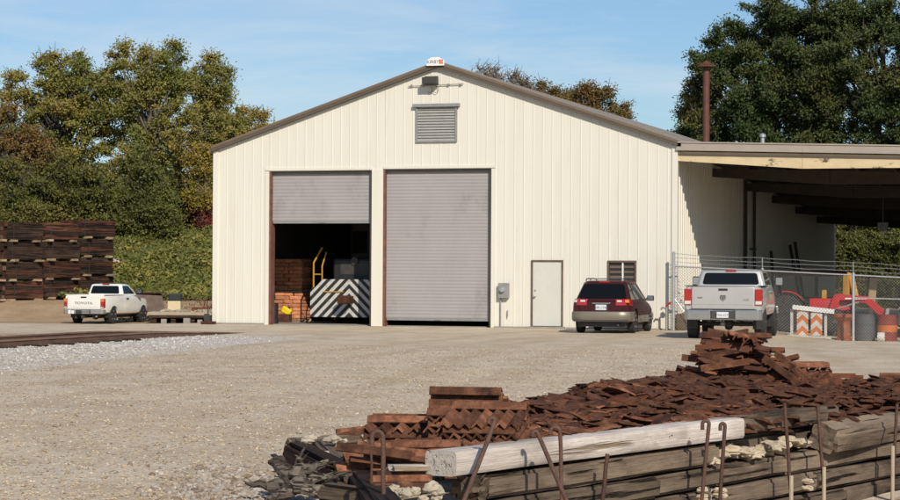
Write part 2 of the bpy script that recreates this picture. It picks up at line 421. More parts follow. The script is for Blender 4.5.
# ================================================================== ground
def build_ground():
    def axis(lo, hi, segs):
        out = []
        for a, b, st in segs:
            n = max(1, int(round((b-a)/st))); out += [a+(b-a)*i/n for i in range(n)]
        out.append(segs[-1][1]); return out
    xs = axis(0, 0, [(-3000, -400, 600), (-400, -60, 40), (-60, -26, 3), (-26, 0, .7), (0, 9, .3), (9, 22, .12), (22, 40, 1), (40, 400, 40), (400, 3000, 600)])
    ys = axis(0, 0, [(-3000, -400, 600), (-400, -80, 40), (-80, -62, 3), (-62, -55, .5), (-55, -43, .12), (-43, -34, .4), (-34, 10, .7), (10, 60, 1.5), (60, 120, 6), (120, 400, 40), (400, 4000, 600)])
    nx, ny = len(xs), len(ys)
    v = [(x, y, gz(x, y)) for y in ys for x in xs]
    f = [(j*nx+i, j*nx+i+1, (j+1)*nx+i+1, (j+1)*nx+i) for j in range(ny-1) for i in range(nx-1)]
    me = bpy.data.meshes.new('ground'); me.from_pydata(v, [], f); me.polygons.foreach_set('use_smooth', [True]*len(f))
    A = {k: np.zeros(len(v), dtype=np.float32) for k in ('ballast', 'dirt', 'green', 'soil')}
    for i, (x, y, z) in enumerate(v):
        dx, dy = x-CAM.x, y-CAM.y; D = dx*HF.x+dy*HF.y; l = dx*HR.x+dy*HR.y
        edge = -4.2 + (y+33)*(-.13)
        A['ballast'][i] = sstep(edge+.5, edge-1.0, x)*sstep(-11.6, -10.6, x)*sstep(-9, -15, y)
        A['dirt'][i] = max(sstep(-15.6, -18, x)*sstep(-2, 6, y)*(.55+.45*sstep(82, 90, D)), .62*sstep(-10.4, -11.2, x)*sstep(-19, -15.5, x)*sstep(-8, -14, y))
        A['green'][i] = max(sstep(96, 101, D)*sstep(-15.5, -17.5, x), sstep(42, 55, y))
        if abs(x) > 60 or y > 70: A['green'][i] = 1
        u, w = wuv(x, y)
        if D < 40: A['soil'][i] = max(sstep(.0, -.4, w)*sstep(-3, 1, u), .9*sstep(-2.2, -1.7, l)*sstep(-.9, -1.4, l)*sstep(19.5, 18, D)*.7)
    for k, a in A.items():
        at = me.attributes.new(k, 'FLOAT', 'POINT'); at.data.foreach_set('value', a)
    m = bpy.data.materials.new('gravel_yard'); m.use_nodes = True
    nt = m.node_tree; N = nt.nodes; L = nt.links; b = N['Principled BSDF']; b.inputs['Roughness'].default_value = .95; b.inputs['Specular IOR Level'].default_value = .2
    g = N.new('ShaderNodeNewGeometry'); pos = g.outputs['Position']
    def nz(sc, det=4, rg=.6, st=None):
        n = N.new('ShaderNodeTexNoise'); n.inputs['Scale'].default_value = sc; n.inputs['Detail'].default_value = det; n.inputs['Roughness'].default_value = rg
        if st:
            mp = N.new('ShaderNodeMapping'); mp.inputs['Scale'].default_value = st; L.new(pos, mp.inputs[0]); L.new(mp.outputs[0], n.inputs[0])
        else: L.new(pos, n.inputs[0])
        return n.outputs['Fac']
    def vor(sc):
        n = N.new('ShaderNodeTexVoronoi'); n.inputs['Scale'].default_value = sc; L.new(pos, n.inputs[0]); return n
    def mr(s_, a, b2, c=0, d=1):
        r = N.new('ShaderNodeMapRange'); r.inputs['From Min'].default_value = a; r.inputs['From Max'].default_value = b2
        r.inputs['To Min'].default_value = c; r.inputs['To Max'].default_value = d; L.new(s_, r.inputs['Value']); return r.outputs[0]
    def math_(op, x, y=0):
        k = N.new('ShaderNodeMath'); k.operation = op
        for i, q in enumerate((x, y)):
            if isinstance(q, (int, float)): k.inputs[i].default_value = q
            else: L.new(q, k.inputs[i])
        return k.outputs[0]
    def mix(f, x, y):
        k = N.new('ShaderNodeMix'); k.data_type = 'RGBA'
        if isinstance(f, float): k.inputs[0].default_value = f
        else: L.new(f, k.inputs[0])
        for i, q in ((6, x), (7, y)):
            if isinstance(q, tuple): k.inputs[i].default_value = (*q, 1)
            else: L.new(q, k.inputs[i])
        return k.outputs[2]
    def attr(n_):
        a = N.new('ShaderNodeAttribute'); a.attribute_name = n_; return a.outputs['Fac']
    v1 = vor(34); v2 = vor(19)
    stone = N.new('ShaderNodeSeparateColor'); L.new(v1.outputs['Color'], stone.inputs[0])
    stone2 = N.new('ShaderNodeSeparateColor'); L.new(v2.outputs['Color'], stone2.inputs[0])
    big = nz(.16, 5); mid = nz(.9, 5, .65)
    base = mix(mr(big, .35, .65), (.66, .525, .35), (.64, .555, .42))
    base = mix(mr(mid, .45, .65), base, (.47, .355, .225)); base = mix(mr(nz(.33, 6, .7), .54, .68, 0, .8), base, (.40, .29, .175)); base = mix(mr(nz(.21, 6, .7, (1, .5, 1)), .56, .7, 0, .7), base, (.64, .57, .46))
    track = nz(.5, 4, .6, (1, .12, 1)); base = mix(mr(track, .5, .68, 0, .55), base, (.50, .365, .235))
    base = mix(mr(stone.outputs[0], .5, 1, 0, .6), base, (.66, .60, .51))
    base = mix(mr(stone.outputs[1], .5, 1, 0, .5), base, (.30, .225, .15))
    base = mix(mr(stone2.outputs[0], .75, 1, 0, .6), base, (.58, .53, .45)); base = mix(mr(stone2.outputs[1], .75, 1, 0, .35), base, (.34, .25, .16))
    ball = mix(mr(stone2.outputs[1], .2, 1, 0, 1), (.68, .62, .53), (.48, .43, .36)); ball = mix(mr(stone.outputs[2], .7, 1, 0, .6), ball, (.22, .20, .18))
    sx = N.new('ShaderNodeSeparateXYZ'); L.new(pos, sx.inputs[0]); X_, Y_ = sx.outputs[0], sx.outputs[1]
    jit = math_('MULTIPLY', math_('SUBTRACT', nz(.35, 3), .5), 1.3)
    lane = None
    for x0_, k_, c_ in ((-2.6, .02, .0016), (-1.2, -.06, .0022), (-8.2, -.05, .0012), (5.0, -.10, .0030)):
        xc = math_('ADD', math_('ADD', math_('MULTIPLY', Y_, k_), math_('MULTIPLY', math_('MULTIPLY', Y_, Y_), c_)), x0_)
        d_ = math_('ABSOLUTE', math_('SUBTRACT', math_('ABSOLUTE', math_('ADD', math_('SUBTRACT', X_, xc), jit)), .85), 0)
        v_ = mr(d_, .16, .42, 1, 0); lane = v_ if lane is None else math_('MAXIMUM', lane, v_)
    lane = math_('MULTIPLY', lane, mr(nz(.8, 5, .7), .38, .62, .1, .75))
    base = mix(lane, base, (.45, .345, .225))
    bw = mr(math_('ADD', attr('ballast'), math_('MULTIPLY', math_('SUBTRACT', nz(1.1, 6, .7), .5), 2.4)), .35, .75)
    c = mix(bw, base, ball)
    dirt = mix(mr(mid, .35, .65), (.44, .31, .185), (.33, .215, .12)); dirt = mix(mr(stone.outputs[0], .7, 1, 0, .5), dirt, (.42, .36, .28))
    dw = mr(math_('ADD', attr('dirt'), math_('MULTIPLY', math_('SUBTRACT', nz(.8, 5, .7), .5), .8)), .3, .75)
    c = mix(dw, c, dirt)
    soil = mix(mr(nz(4, 6, .7), .35, .65), (.27, .13, .06), (.33, .24, .15)); soil = mix(mr(stone2.outputs[2], .7, 1, 0, .7), soil, (.45, .40, .33))
    sw = mr(math_('ADD', attr('soil'), math_('MULTIPLY', math_('SUBTRACT', nz(2.3, 6, .7), .5), 1.2)), .35, .7)
    c = mix(sw, c, soil)
    gr = mix(mr(nz(1.5, 5), .35, .65), (.05, .07, .02), (.085, .095, .03)); c = mix(mr(attr('green'), .2, .8), c, gr)
    L.new(c, b.inputs['Base Color'])
    h = math_('ADD', math_('MULTIPLY', v1.outputs['Distance'], .9), math_('MULTIPLY', v2.outputs['Distance'], 1.2))
    h = math_('ADD', h, math_('MULTIPLY', mid, 1.5))
    bp = N.new('ShaderNodeBump'); bp.inputs['Strength'].default_value = .35; bp.inputs['Distance'].default_value = .02
    L.new(h, bp.inputs['Height']); L.new(bp.outputs[0], b.inputs['Normal'])
    me.materials.append(m)
    o = bpy.data.objects.new('ground', me); C.objects.link(o); tag(o, 'tan gravel yard around the cream metal shed', kind='structure'); return m
GROUNDM = build_ground()

# loose stones: one object nobody could count
def stones(name, label, n, area, smin, smax, material, seed=3, power=1.0, ico=False):
    rr = np.random.default_rng(seed)
    if ico:
        bmi = bmesh.new(); bmesh.ops.create_icosphere(bmi, subdivisions=2, radius=1); oci = np.array([tuple(v.co) for v in bmi.verts]); fci = np.array([[v.index for v in f.verts] for f in bmi.faces]); bmi.free()
    oc = np.array([(1, 0, 0), (0, 1, 0), (-1, 0, 0), (0, -1, 0), (0, 0, 1), (0, 0, -1)], float)
    fc = np.array([(0, 1, 4), (1, 2, 4), (2, 3, 4), (3, 0, 4), (1, 0, 5), (2, 1, 5), (3, 2, 5), (0, 3, 5)])
    if ico: oc, fc = oci, fci
    nv = len(oc); nf = len(fc)
    V = []; F = []; k = 0; at = []
    while k < n:
        q = area(rr)
        if q is None: continue
        s = (smin+(smax-smin)*rr.random()**(2.5*power))
        v = oc*(rr.uniform(.82, 1.12, (nv, 1)) if ico else rr.uniform(.6, 1.25, (nv, 1)))*np.array([s, s*rr.uniform(.6, 1), s*rr.uniform(.35, .7)])
        a = rr.uniform(0, 6.28); ca, sa = math.cos(a), math.sin(a)
        v = v @ np.array([[ca, sa, 0], [-sa, ca, 0], [0, 0, 1]])
        v += rr.normal(0, s*(.04 if ico else .12), (nv, 3)); v += np.array([q[0], q[1], (q[2] if len(q) > 2 else gz(q[0], q[1]))+s*.2])
        V.append(v); F.append(fc+nv*k); at.append(np.full(nf, rr.random())); k += 1
    V = np.concatenate(V); F = np.concatenate(F)
    me = bpy.data.meshes.new(name); me.from_pydata(V.tolist(), [], F.tolist())
    a = me.attributes.new('leaf', 'FLOAT', 'FACE'); a.data.foreach_set('value', np.concatenate(at).astype(np.float32))
    me.materials.append(material); o = bpy.data.objects.new(name, me); C.objects.link(o)
    return tag(o, label, 'gravel', kind='stuff')
ST_TAN = leafmat('gravel_stones', [(.16, .115, .07), (.30, .225, .145), (.46, .365, .25), (.56, .48, .37), (.66, .61, .54)], 0, 6)
ST_WHITE = leafmat('ballast_stones', [(.26, .24, .21), (.44, .42, .38), (.56, .545, .50), (.64, .625, .58)], 0, 6)
ST_MIX = leafmat('mixed_stones', [(.10, .075, .055), (.24, .165, .10), (.34, .29, .23), (.42, .38, .33), (.58, .55, .50)], 0, 9)
def a_yard(rr):
    D = 14.5+36*rr.random()**1.25; px = rr.uniform(-60, 780)
    x, y = camxy((px-450)/F_PX*D, D); u, v = wuv(x, y)
    if u > -.3 and -1.2 < v < 1.2: return None
    return (x, y)
stones('loose_gravel', 'loose tan and grey stones strewn over the yard', 60000, a_yard, .007, .025, ST_TAN, 3)
def a_left(rr):
    D = rr.uniform(15.2, 20); px = rr.uniform(130, 400)
    if rr.random() > sstep(100, 300, px)*sstep(20, 17.5, D): return None
    return camxy((px-450)/F_PX*D, D)
stones('coarse_stones', 'coarse mixed stones around the rotten timber heap', 3600, a_left, .010, .045, ST_MIX, 5, ico=True)
def a_ball(rr):
    y = rr.uniform(-45, -11); e = -4.2+(y+33)*(-.13)
    x = e-1.0-rr.random()**.9*6.0 + rr.normal()*.55
    if y > -16 and rr.random() < (y+16)/5: return None
    return (x, y)
stones('white_ballast', 'pale stone ballast spread beside the near rail', 17000, a_ball, .014, .042, ST_WHITE, 6)


RAILW = mat('rail_web', (.14, .078, .05), (.09, .05, .034), 3, .8)
RAILM = mat('rail_steel', (.30, .18, .12), (.18, .10, .065), 3, .6, .2, c3=(.22, .15, .11), s3=2, t3=(.5, .7), stretch=(1, .3, 1))
def rail(name, label, pts, group=None):
    prof = [(-.07, 0), (.07, 0), (.07, .015), (.012, .035), (.012, .125), (.036, .135), (.036, .17), (-.036, .17), (-.036, .135), (-.012, .125), (-.012, .035), (-.07, .015)]
    rings = []
    for i, p in enumerate(pts):
        t = (Vector(pts[min(i+1, len(pts)-1)])-Vector(pts[max(0, i-1)])); t.z = 0; t.normalize(); n = Vector((-t.y, t.x, 0))
        rings.append([Vector(p)+n*a+Vector((0, 0, b)) for a, b in prof])
    m = MB(); m.loft(rings); o = m.build(name, [RAILM, RAILW])
    for p_ in o.data.polygons:
        zs = [o.data.vertices[i].co.z for i in p_.vertices]; p_.material_index = 0 if (max(zs)-pts[0][2] > .13 ) else 1
    return tag(o, label, 'rail', group)
RX = (-10.35, -11.92)
def rz_(y): return .0-.17*sstep(-14, -9.5, y)
for i, x in enumerate(RX):
    rail('rail', ['nearest rusty rail of the track leading to the shed', 'second rusty rail from the front, leading to the half open door'][i],
         [(x+.012*(y+50)*(.0)+0, y, rz_(y)) for y in range(-60, -8, 3)])
rail('rail', 'third rusty rail, on the diverging far track', [(-13.35+.0006*(y+60)**2*.3, y, .03-.1*sstep(-22, -17, y)) for y in range(-60, -16, 3)])
rail('rail', 'farthest rusty rail, nearest the small white pickup', [(-14.8+.0006*(y+60)**2*.3, y, .04-.2*sstep(-30, -22, y)) for y in range(-60, -20, 3)])
tie0 = None
for k in range(34):
    y = -58+k*1.25
    if tie0 is None:
        m = MB(); m.box(0, 0, 0, 2.6, .23, .14); tie0 = m.build('sleeper', W_DARK, bevel=.01); o = tie0
    else: o = tie0.copy(); C.objects.link(o)
    o.location = (-11.14+random.uniform(-.08, .08), y+random.uniform(-.05, .05), -.03); o.rotation_euler = (0, 0, random.uniform(-.03, .03))
    tag(o, 'dark wooden sleeper sunk in ballast under the nearest two rails', 'sleeper', 'sleepers under the nearest track')

# ================================================================== shed
BW, EZ, RZ, BL = 15.24, 5.72, 8.27, 36.0
def wall_top(x): return EZ + (RZ-EZ)*(1-abs(x+BW/2)/(BW/2))
def fx(px, py=250): return ony(px, py).x
def fz(px, py): return ony(px, py).z
shed = thing('metal_shed', 'large cream metal shed with two tall roller doors and a low pitched roof', 'building', (-BW/2, 0, 0))
SX = BW/2      # shed-local x = world x + SX
D1 = (fx(269.5), fx(371.5), fz(320, 171)); D2 = (fx(383.5), fx(491), fz(437, 169))
DM = (fx(532), fx(563), fz(547, 261)); WN = (fx(608.5), fx(636), fz(622, 281.5), fz(622, 261.5))
opens = [(D1[0], D1[1], -1, D1[2]), (D2[0], D2[1], -1, D2[2]), (DM[0], DM[1], -1, DM[2]), (WN[0], WN[1], WN[2], WN[3])]
TH = .22
w = MB()
cuts = sorted(set([-BW, 0, -BW/2] + [o_[0] for o_ in opens] + [o_[1] for o_ in opens]))
for a, b_ in zip(cuts[:-1], cuts[1:]):
    mid = (a+b_)/2; spans = []; lo = -.15
    for o_ in opens:
        if o_[0] < mid < o_[1]:
            if o_[2] > 0: spans.append((lo, o_[2]))
            lo = o_[3]
    for z0, z1 in spans: w.bb(a+SX, b_+SX, 0, TH, z0, z1)
    w.prism([(a+SX, 0, lo), (b_+SX, 0, lo), (b_+SX, 0, wall_top(b_)), (a+SX, 0, wall_top(a))], (0, TH, 0))
x = -BW+.08
LOUV = (fx(417)-.02, fx(455.5)+.02, fz(436, 140.5)-.04, fz(436, 107)+.02)
def rib(m, x, z0, z1):
    m.prism([(x-.024, .002, z0), (x-.010, -.012, z0), (x+.010, -.012, z0), (x+.024, .002, z0)], (0, 0, z1-z0))
k = 0
while x < -.05:
    segs = [(-.1, wall_top(x)-.03)]
    for o_ in opens + [LOUV]:
        if o_[0]-.11 < x < o_[1]+.11:
            ns = []
            for s0, s1 in segs:
                if o_[3] < s1: 
                    if o_[2] > s0: ns.append((s0, o_[2]-.06))
                    ns.append((o_[3]+.08, s1))
            segs = ns
    for s0, s1 in segs: rib(w, x+SX, s0, s1)
    # two minor ribs between the major ones
    for q in (.107, .2):
        xx = x+q
        if xx < -.05 and not any(o_[0]-.05 < xx < o_[1]+.05 for o_ in opens):
            w.prism([(xx-.015+SX, .002, 0), (xx+SX, -.003, 0), (xx+.015+SX, .002, 0)], (0, 0, wall_top(xx)-.03))
    x += .3048; k += 1
front = w.build('front_wall', CREAM, shed)
def side_wall(name, X, sgn, material):
    m = MB(); m.bb(X-.1, X+.1, TH+.002, BL, -.6, EZ)
    y = .35
    while y < BL-.1:
        a = X+sgn*.098
        m.prism([(a, y-.045, -.3), (a+sgn*.036, y-.02, -.3), (a+sgn*.036, y+.02, -.3), (a, y+.045, -.3)], (0, 0, EZ-.02+.3)); y += .3048
    return m.build(name, material, shed)
side_wall('side_wall', BW/2-.1, 1, CREAM); side_wall('side_wall', -BW/2+.1, -1, CREAM)
m = MB(); m.prism([(-BW/2, BL, -.5), (BW/2, BL, -.5), (BW/2, BL, EZ), (0, BL, RZ), (-BW/2, BL, EZ)], (0, .2, 0)); m.build('back_wall', CREAM, shed)
# linings coloured dark to stand for the shade of the unlit interior
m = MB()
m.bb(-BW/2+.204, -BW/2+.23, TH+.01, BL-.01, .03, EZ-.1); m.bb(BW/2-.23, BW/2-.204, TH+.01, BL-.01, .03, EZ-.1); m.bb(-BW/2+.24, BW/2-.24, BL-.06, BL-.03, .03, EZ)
m.build('shade_lining', CREAM_UNLIT, shed)
m = MB(); m.bb(-BW/2+.21, BW/2-.21, TH, BL, -.1, .02); m.build('shed_floor', CONC, shed)
# roof sheets with a front overhang
m = MB()
for s in (-1, 1):
    e = Vector((s*(BW/2+.08), 0, EZ-.107+.10)); r = Vector((0, 0, RZ+.10))
    e.z = RZ+.10-(RZ-EZ)*(BW/2+.08)/(BW/2)
    m.prism([(e.x, -.10, e.z), (0, -.10, r.z), (0, -.10, r.z-.07), (e.x, -.10, e.z-.07)], (0, BL+.3, 0))
    y = .2
    while y < BL:
        m.prism([(e.x, y, e.z+.0), (0, y, r.z), (0, y, r.z+.045), (e.x, y, e.z+.045)], (0, .06, 0)); y += .61
m.build('roof', ROOF, shed)
# gable trim: upper light band, darker return beneath
for nm, mt, z0, z1, y0, y1 in (('gable_trim', TRIM, .035, .12, -.19, -.103), ('gable_soffit', TRIMD, -.06, .032, -.18, -.04)):
    m = MB()
    for s in (-1, 1):
        X = s*(BW/2+.10); sl = (RZ-EZ)/(BW/2)
        pk = Vector((0, y0, RZ)); ed = Vector((X, y0, RZ-sl*abs(X)))
        m.prism([(0, y0, pk.z+z0), (X, y0, ed.z+z0), (X, y0, ed.z+z1), (0, y0, pk.z+z1)], (0, y1-y0, 0))
    m.build(nm, mt, shed)
for s in (-1, 1):
    m = MB(); m.box(s*(BW/2+.15), BL/2, EZ-.06, .13, BL+.2, .13); m.build('eave_gutter', TRIM, shed, bevel=.01)
for s in (-1, 1):
    m = MB(); m.bb(s*(BW/2)-.09, s*(BW/2)+.09 if s > 0 else s*(BW/2)+.09, -.048, .12, 0, EZ-.06)
    m.build('corner_trim', CREAM, shed, bevel=.01)
# roller doors
def roller(a, b_, top, bottom, label=None):
    t = MB(); y0 = .15; n = int((top-bottom)/.105)
    prof = []
    for i in range(n):
        z = bottom+(top-bottom)*i/n; h = (top-bottom)/n
        for q, dd in ((0, 0), (.25, -.007), (.55, -.009), (.85, -.004)): prof.append((y0+dd, z+h*q))
    prof.append((y0, top))
    vs = [(a, p[0], p[1]) for p in prof]+[(b_, p[0], p[1]) for p in prof]; N_ = len(prof)
    t.prism([(a, p[0], p[1]) for p in prof]+[(a, y0+.03, top), (a, y0+.03, bottom)], (b_-a, 0, 0))
    o = t.build('roller_door', DOORG, shed)
    q = MB(); q.bb(a+.02, b_-.02, y0-.035, y0+.03, bottom-.075, bottom-.004); q.box((a+b_)/2, y0-.045, bottom-.03, .22, .02, .05)
    q.build('bottom_bar', GREYM, o, bevel=.006)
    return o
for (a, b_, top), bot in ((D1, fz(320, 221)), (D2, fz(437, 318.5))):
    roller(a+SX+.05, b_+SX-.05, top+.06, bot)
    m = MB()
    m.bb(a+SX-.012, a+SX+.05, -.012, TH+.12, 0, top); m.build('door_jamb', RUSTJ, shed)
    m = MB(); m.bb(b_+SX-.05, b_+SX+.012, -.012, TH+.12, 0, top); m.bb(a+SX+.052, b_+SX-.052, .04, TH+.1, top-.07, top+.01); m.build('door_jamb', DARKM, shed)  # right jamb and head strip coloured dark to stand for their shade
    m = MB(); m.bb(a+SX-.05, b_+SX+.05, TH+.13, TH+.75, top-.05, top+.55); m.build('roller_housing', DARKM, shed)
m = MB(); m.bb(D1[0]+SX-.14, D1[0]+SX-.014, -.045, .0, 0, D1[2]+.0); m.bb(D1[1]+SX+.014, D2[0]+SX-.014, -.045, 0, 0, D1[2]+.02); m.bb(D2[1]+SX+.014, D2[1]+SX+.13, -.045, 0, 0, D2[2])
m.bb(D1[0]+SX-.14, D1[1]+SX+.02, -.047, 0, D1[2]+.022, D1[2]+.11); m.bb(D2[0]+SX-.0, D2[1]+SX+.13, -.047, 0, D2[2]+.022, D2[2]+.11)
m.build('door_surround', CREAM, shed)
# man door
a, b_, t_ = DM[0]+SX, DM[1]+SX, DM[2]
m = MB(); m.bb(a-.012, a+.035, -.05, .1, .06, t_); m.bb(b_-.035, b_+.012, -.05, .1, .06, t_); m.bb(a-.012, b_+.012, -.052, .1, t_-.02, t_+.03); m.build('door_frame', FRAMEB, shed)
m = MB(); m.bb(a+.037, b_-.037, -.02, .04, .07, t_-.022); dr = m.build('door', DOORW, shed, bevel=.005)
m = MB(); m.lathe([(0, 0), (.035, 0), (.035, .012), (.014, .016), (.014, .05), (.032, .055), (.034, .085), (.0, .10)], 12, rotM(rad(90), 0, 0, (a+.12, -.02, 1.0)))
m.lathe([(0, 0), (.03, 0), (.03, .02), (0, .022)], 12, rotM(rad(90), 0, 0, (a+.12, -.02, 1.18))); m.build('handle', GALV, dr, 40)
m = MB(); m.bb(a-.1, b_+.1, -.5, -.05, -.05, .055); m.build('door_step', CONC, shed, bevel=.01)
# window with a white mullion and shelves of clutter behind
a, b_, z0, z1 = WN[0]+SX, WN[1]+SX, WN[2], WN[3]
m = MB(); m.bb(a-.02, a+.03, -.05, .06, z0, z1); m.bb(b_-.03, b_+.02, -.05, .06, z0, z1); m.bb(a-.02, b_+.02, -.052, .06, z0-.03, z0+.02); m.bb(a-.02, b_+.02, -.052, .06, z1-.03, z1+.03)
win = m.build('window', FRAMEB, shed)
m = MB(); m.bb(a+.03, b_-.03, .03, .038, z0+.02, z1-.03); m.build('pane', GLASSW, win)
m = MB(); m.bb((a+b_)/2+.0, (a+b_)/2+.045, -.03, .028, z0+.022, z1-.032); m.build('mullion', WHITEP, win)
m = MB()
for i in range(4):
    zz = z0+.10+i*.155
    m.bb(a+.04, (a+b_)/2-.01, .02-.012, .028, zz, zz+.075); m.bb((a+b_)/2+.055, b_-.04, .02-.012, .028, zz+.01, zz+.07)
m.build('slat', mat('slat_brown', (.17, .115, .085), (.12, .08, .06), 6, .8), win)
# gable louvre
a, b_ = fx(417)+SX, fx(455.5)+SX; z0, z1 = fz(436, 140.5), fz(436, 107)
m = MB(); m.bb(a-.04, a+.02, -.075, 0, z0, z1); m.bb(b_-.02, b_+.04, -.075, 0, z0, z1); m.bb(a-.04, b_+.04, -.077, 0, z0-.05, z0)
m.bb(a-.13, b_+.13, -.15, 0, z1, z1+.10); lv = m.build('louvre_frame', GREYM, shed)
m = MB(); n = 12
for i in range(n):
    zc = z0+(z1-z0)*(i+.5)/n
    m.prism([(a+.02, -.06, zc-.045), (a+.02, -.052, zc-.045), (a+.02, -.003, zc+.03), (a+.02, -.011, zc+.03)], (b_-a-.04, 0, 0))
m.build('louvre_slats', mat('louvre_grey', (.42, .41, .38), (.36, .35, .33), 3, .5, .2), lv)
# flood lamp on a conduit
zc = fz(432, 86); a, b_ = fx(408)+SX, fx(463)+SX
m = MB(); m.tube([(a, -.06, zc), (b_, -.06, zc+.04)], .014, 8)
for q in np.linspace(a+.1, b_-.1, 5): m.bb(q-.02, q+.02, -.07, 0, zc-.02, zc+.06)
cd = m.build('conduit', GREYM, shed)
m = MB(); lx = fx(433)+SX
m.prism([(lx-.24, -.12, zc+.02), (lx-.24, -.42, zc+.06), (lx-.24, -.40, zc+.24), (lx-.24, -.16, zc+.30)], (.44, 0, 0))
m.bb(lx-.26, lx+.22, -.44, -.405, zc+.05, zc+.25); m.bb(lx-.05, lx+.03, -.16, 0, zc+.05, zc+.15)
lm = m.build('flood_lamp', DARKM, shed, bevel=.01)
m = MB(); 
for s in (-.11, .09):
    pts = [Vector((lx+s+math.sin(k/8*math.pi*1.3)*.09, -.08, zc-.02-(1-math.cos(k/8*math.pi*1.3))*.10)) for k in range(9)]; m.tube(pts, .008, 5)
m.build('wiring', DARKM, lm)
# meter box
a, b_ = fx(500)+SX, fx(510)+SX; z0, z1 = fz(505, 298), fz(505, 283)
m = MB(); m.bb(a, b_, -.20, -.04, z0, z1); mt_ = m.build('meter_box', GREYM, shed, bevel=.012)
m = MB(); m.lathe([(0, 0), (.085, 0), (.085, .05), (.07, .09), (0, .10)], 16, rotM(rad(90), 0, 0, ((a+b_)/2-.02, -.2, (z0+z1)/2+.02))); m.build('meter_dial', GALV, mt_, 40)
m = MB(); m.tube([(a+.05, -.07, z0), (a+.05, -.07, .02)], .022, 8); m.tube([(b_-.05, -.07, z0-.38), (b_-.05, -.07, z0-.6)], .018, 8); m.build('conduit', GREYM, mt_)
# concrete footing strip
m = MB(); m.bb(D2[1]+SX+.14, DM[0]+SX-.12, -.10, -.05, -.1, .045); m.build('footing', CONC, shed)
m = MB(); m.bb(DM[1]+SX+.12, BW/2-.05, -.10, -.05, -.1, .04); m.build('footing', CONC, shed)
m = MB(); m.bb(-BW/2+.02, D1[0]+SX-.16, -.09, -.05, -.1, .05); m.build('footing', CONC, shed)

# sign at the peak
zb, zt = fz(437, 66.3), fz(437, 58)
a, b_ = fx(428), fx(445.6)
m = MB(); mid = (a+b_)/2
m.prism([(a, -.26, zb), (b_, -.26, zb), (b_, -.26, zb+.17), (mid+.12, -.26, zt), (mid-.12, -.26, zt), (a, -.26, zb+.17)], (0, .025, 0))
sg = m.build('peak_sign', WSIGN, None); tag(sg, 'small white maker\'s sign at the peak of the gable', 'sign')
text_obj('KIRBY', .155, INKB, sg, rotM(rad(90), 0, 0, (mid-.08, -.263, zb+.115)), .003)
m = MB(); m.bb(b_-.165, b_-.10, -.264, -.259, zb+.05, zb+.19); m.bb(b_-.088, b_-.035, -.264, -.259, zb+.05, zb+.11); m.bb(b_-.088, b_-.035, -.264, -.259, zb+.125, zb+.19); m.build('emblem', INKO, sg)

# ================================================================== open lean-to
can = thing('lean_to_canopy', 'open fronted lean-to roof on the right side of the cream shed', 'canopy', (0.0, 0, 0))
CW = 19.0     # how far it reaches to the right, widened out of view for darker shade
def ctop(x, y): return 5.66 - .028*x - .040*y
m = MB()
def slab(m, z_off, th, x0, x1, y0, y1):
    p = [(x0, y0, ctop(x0, y0)+z_off), (x1, y0, ctop(x1, y0)+z_off), (x1, y1, ctop(x1, y1)+z_off), (x0, y1, ctop(x0, y1)+z_off)]
    q = [(a_, b2, c-th) for a_, b2, c in p]
    m.add(p+q, [(0, 1, 2, 3), (7, 6, 5, 4), (0, 4, 5, 1), (1, 5, 6, 2), (2, 6, 7, 3), (3, 7, 4, 0)])
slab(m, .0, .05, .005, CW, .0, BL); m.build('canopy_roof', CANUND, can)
m = MB(); m.bb(CW-.05, CW+.05, 1.0, BL, -.6, 4.1); m.build('canopy_light_block', CANUND, can)  # unseen wall added to block sky light and darken the canopy interior
m = MB()
for X0, X1 in ((.05, 3.90), (3.905, CW)):
    for z0, z1, y0, y1 in ((.06, .10, -.13, -.02), (-.10, .06, -.10, -.02), (-.17, -.10, -.125, -.02)):
        p = [(X0, y0, ctop(X0, 0)+z0), (X1, y0, ctop(X1, 0)+z0), (X1, y0, ctop(X1, 0)+z1), (X0, y0, ctop(X0, 0)+z1)]
        m.prism(p, (0, y1-y0, 0))
m.build('canopy_gutter', TRIMG, can)
def beam(y, material, name):
    m = MB(); z = lambda x: ctop(x, y)-.20
    m.prism([(.0, y, z(.0)), (3.88, y, z(3.88)), (3.88, y, z(3.88)-.45), (.0, y, z(0)-.28)], (0, .12, 0))
    m.prism([(3.89, y, z(3.89)), (CW, y, z(CW)), (CW, y, z(CW)-.24), (7.2, y, z(7.2)-.36), (3.89, y, z(3.89)-.45)], (0, .12, 0))
    return m.build(name, material, can)
beam(.02, PLYW, 'front_beam')
m = MB(); m.bb(.0, CW, .01, .06, 0, .06, Matrix.Translation((0, 0, 5.33))@Matrix.Rotation(.028, 4, 'Y')); m.build('beam_flashing', TRIMD, can)
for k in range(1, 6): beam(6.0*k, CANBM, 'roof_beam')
for k in range(14):
    m = MB(); X = 1.2+k*1.2
    m.prism([(X, .16, ctop(X, .16)-.055), (X+.06, .16, ctop(X, .16)-.055), (X+.06, .16, ctop(X, .16)-.2), (X, .16, ctop(X, .16)-.2)], (0, BL-.4, -.040*(BL-.4))); m.build('purlin', CANBM, can)
for y in (.08, 6, 12, 18, 24, 30, 35.5):
    m = MB(); X = CW-.2; zt = ctop(X, y)-.4
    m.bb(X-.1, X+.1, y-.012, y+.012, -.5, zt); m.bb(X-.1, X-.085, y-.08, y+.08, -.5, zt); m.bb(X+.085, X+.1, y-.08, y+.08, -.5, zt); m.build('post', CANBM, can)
for px, D, py in ((842, 86, 202), (883, 80, 226)):
    p = P(px, py, D); m = MB(); m.box(p.x, p.y, p.z, .35, .35, .25); m.tube([(p.x, p.y, p.z+.1), (p.x, p.y, ctop(p.x, p.y)-.06)], .015, 5); m.build('hanging_lamp', GREYM, can, bevel=.02)
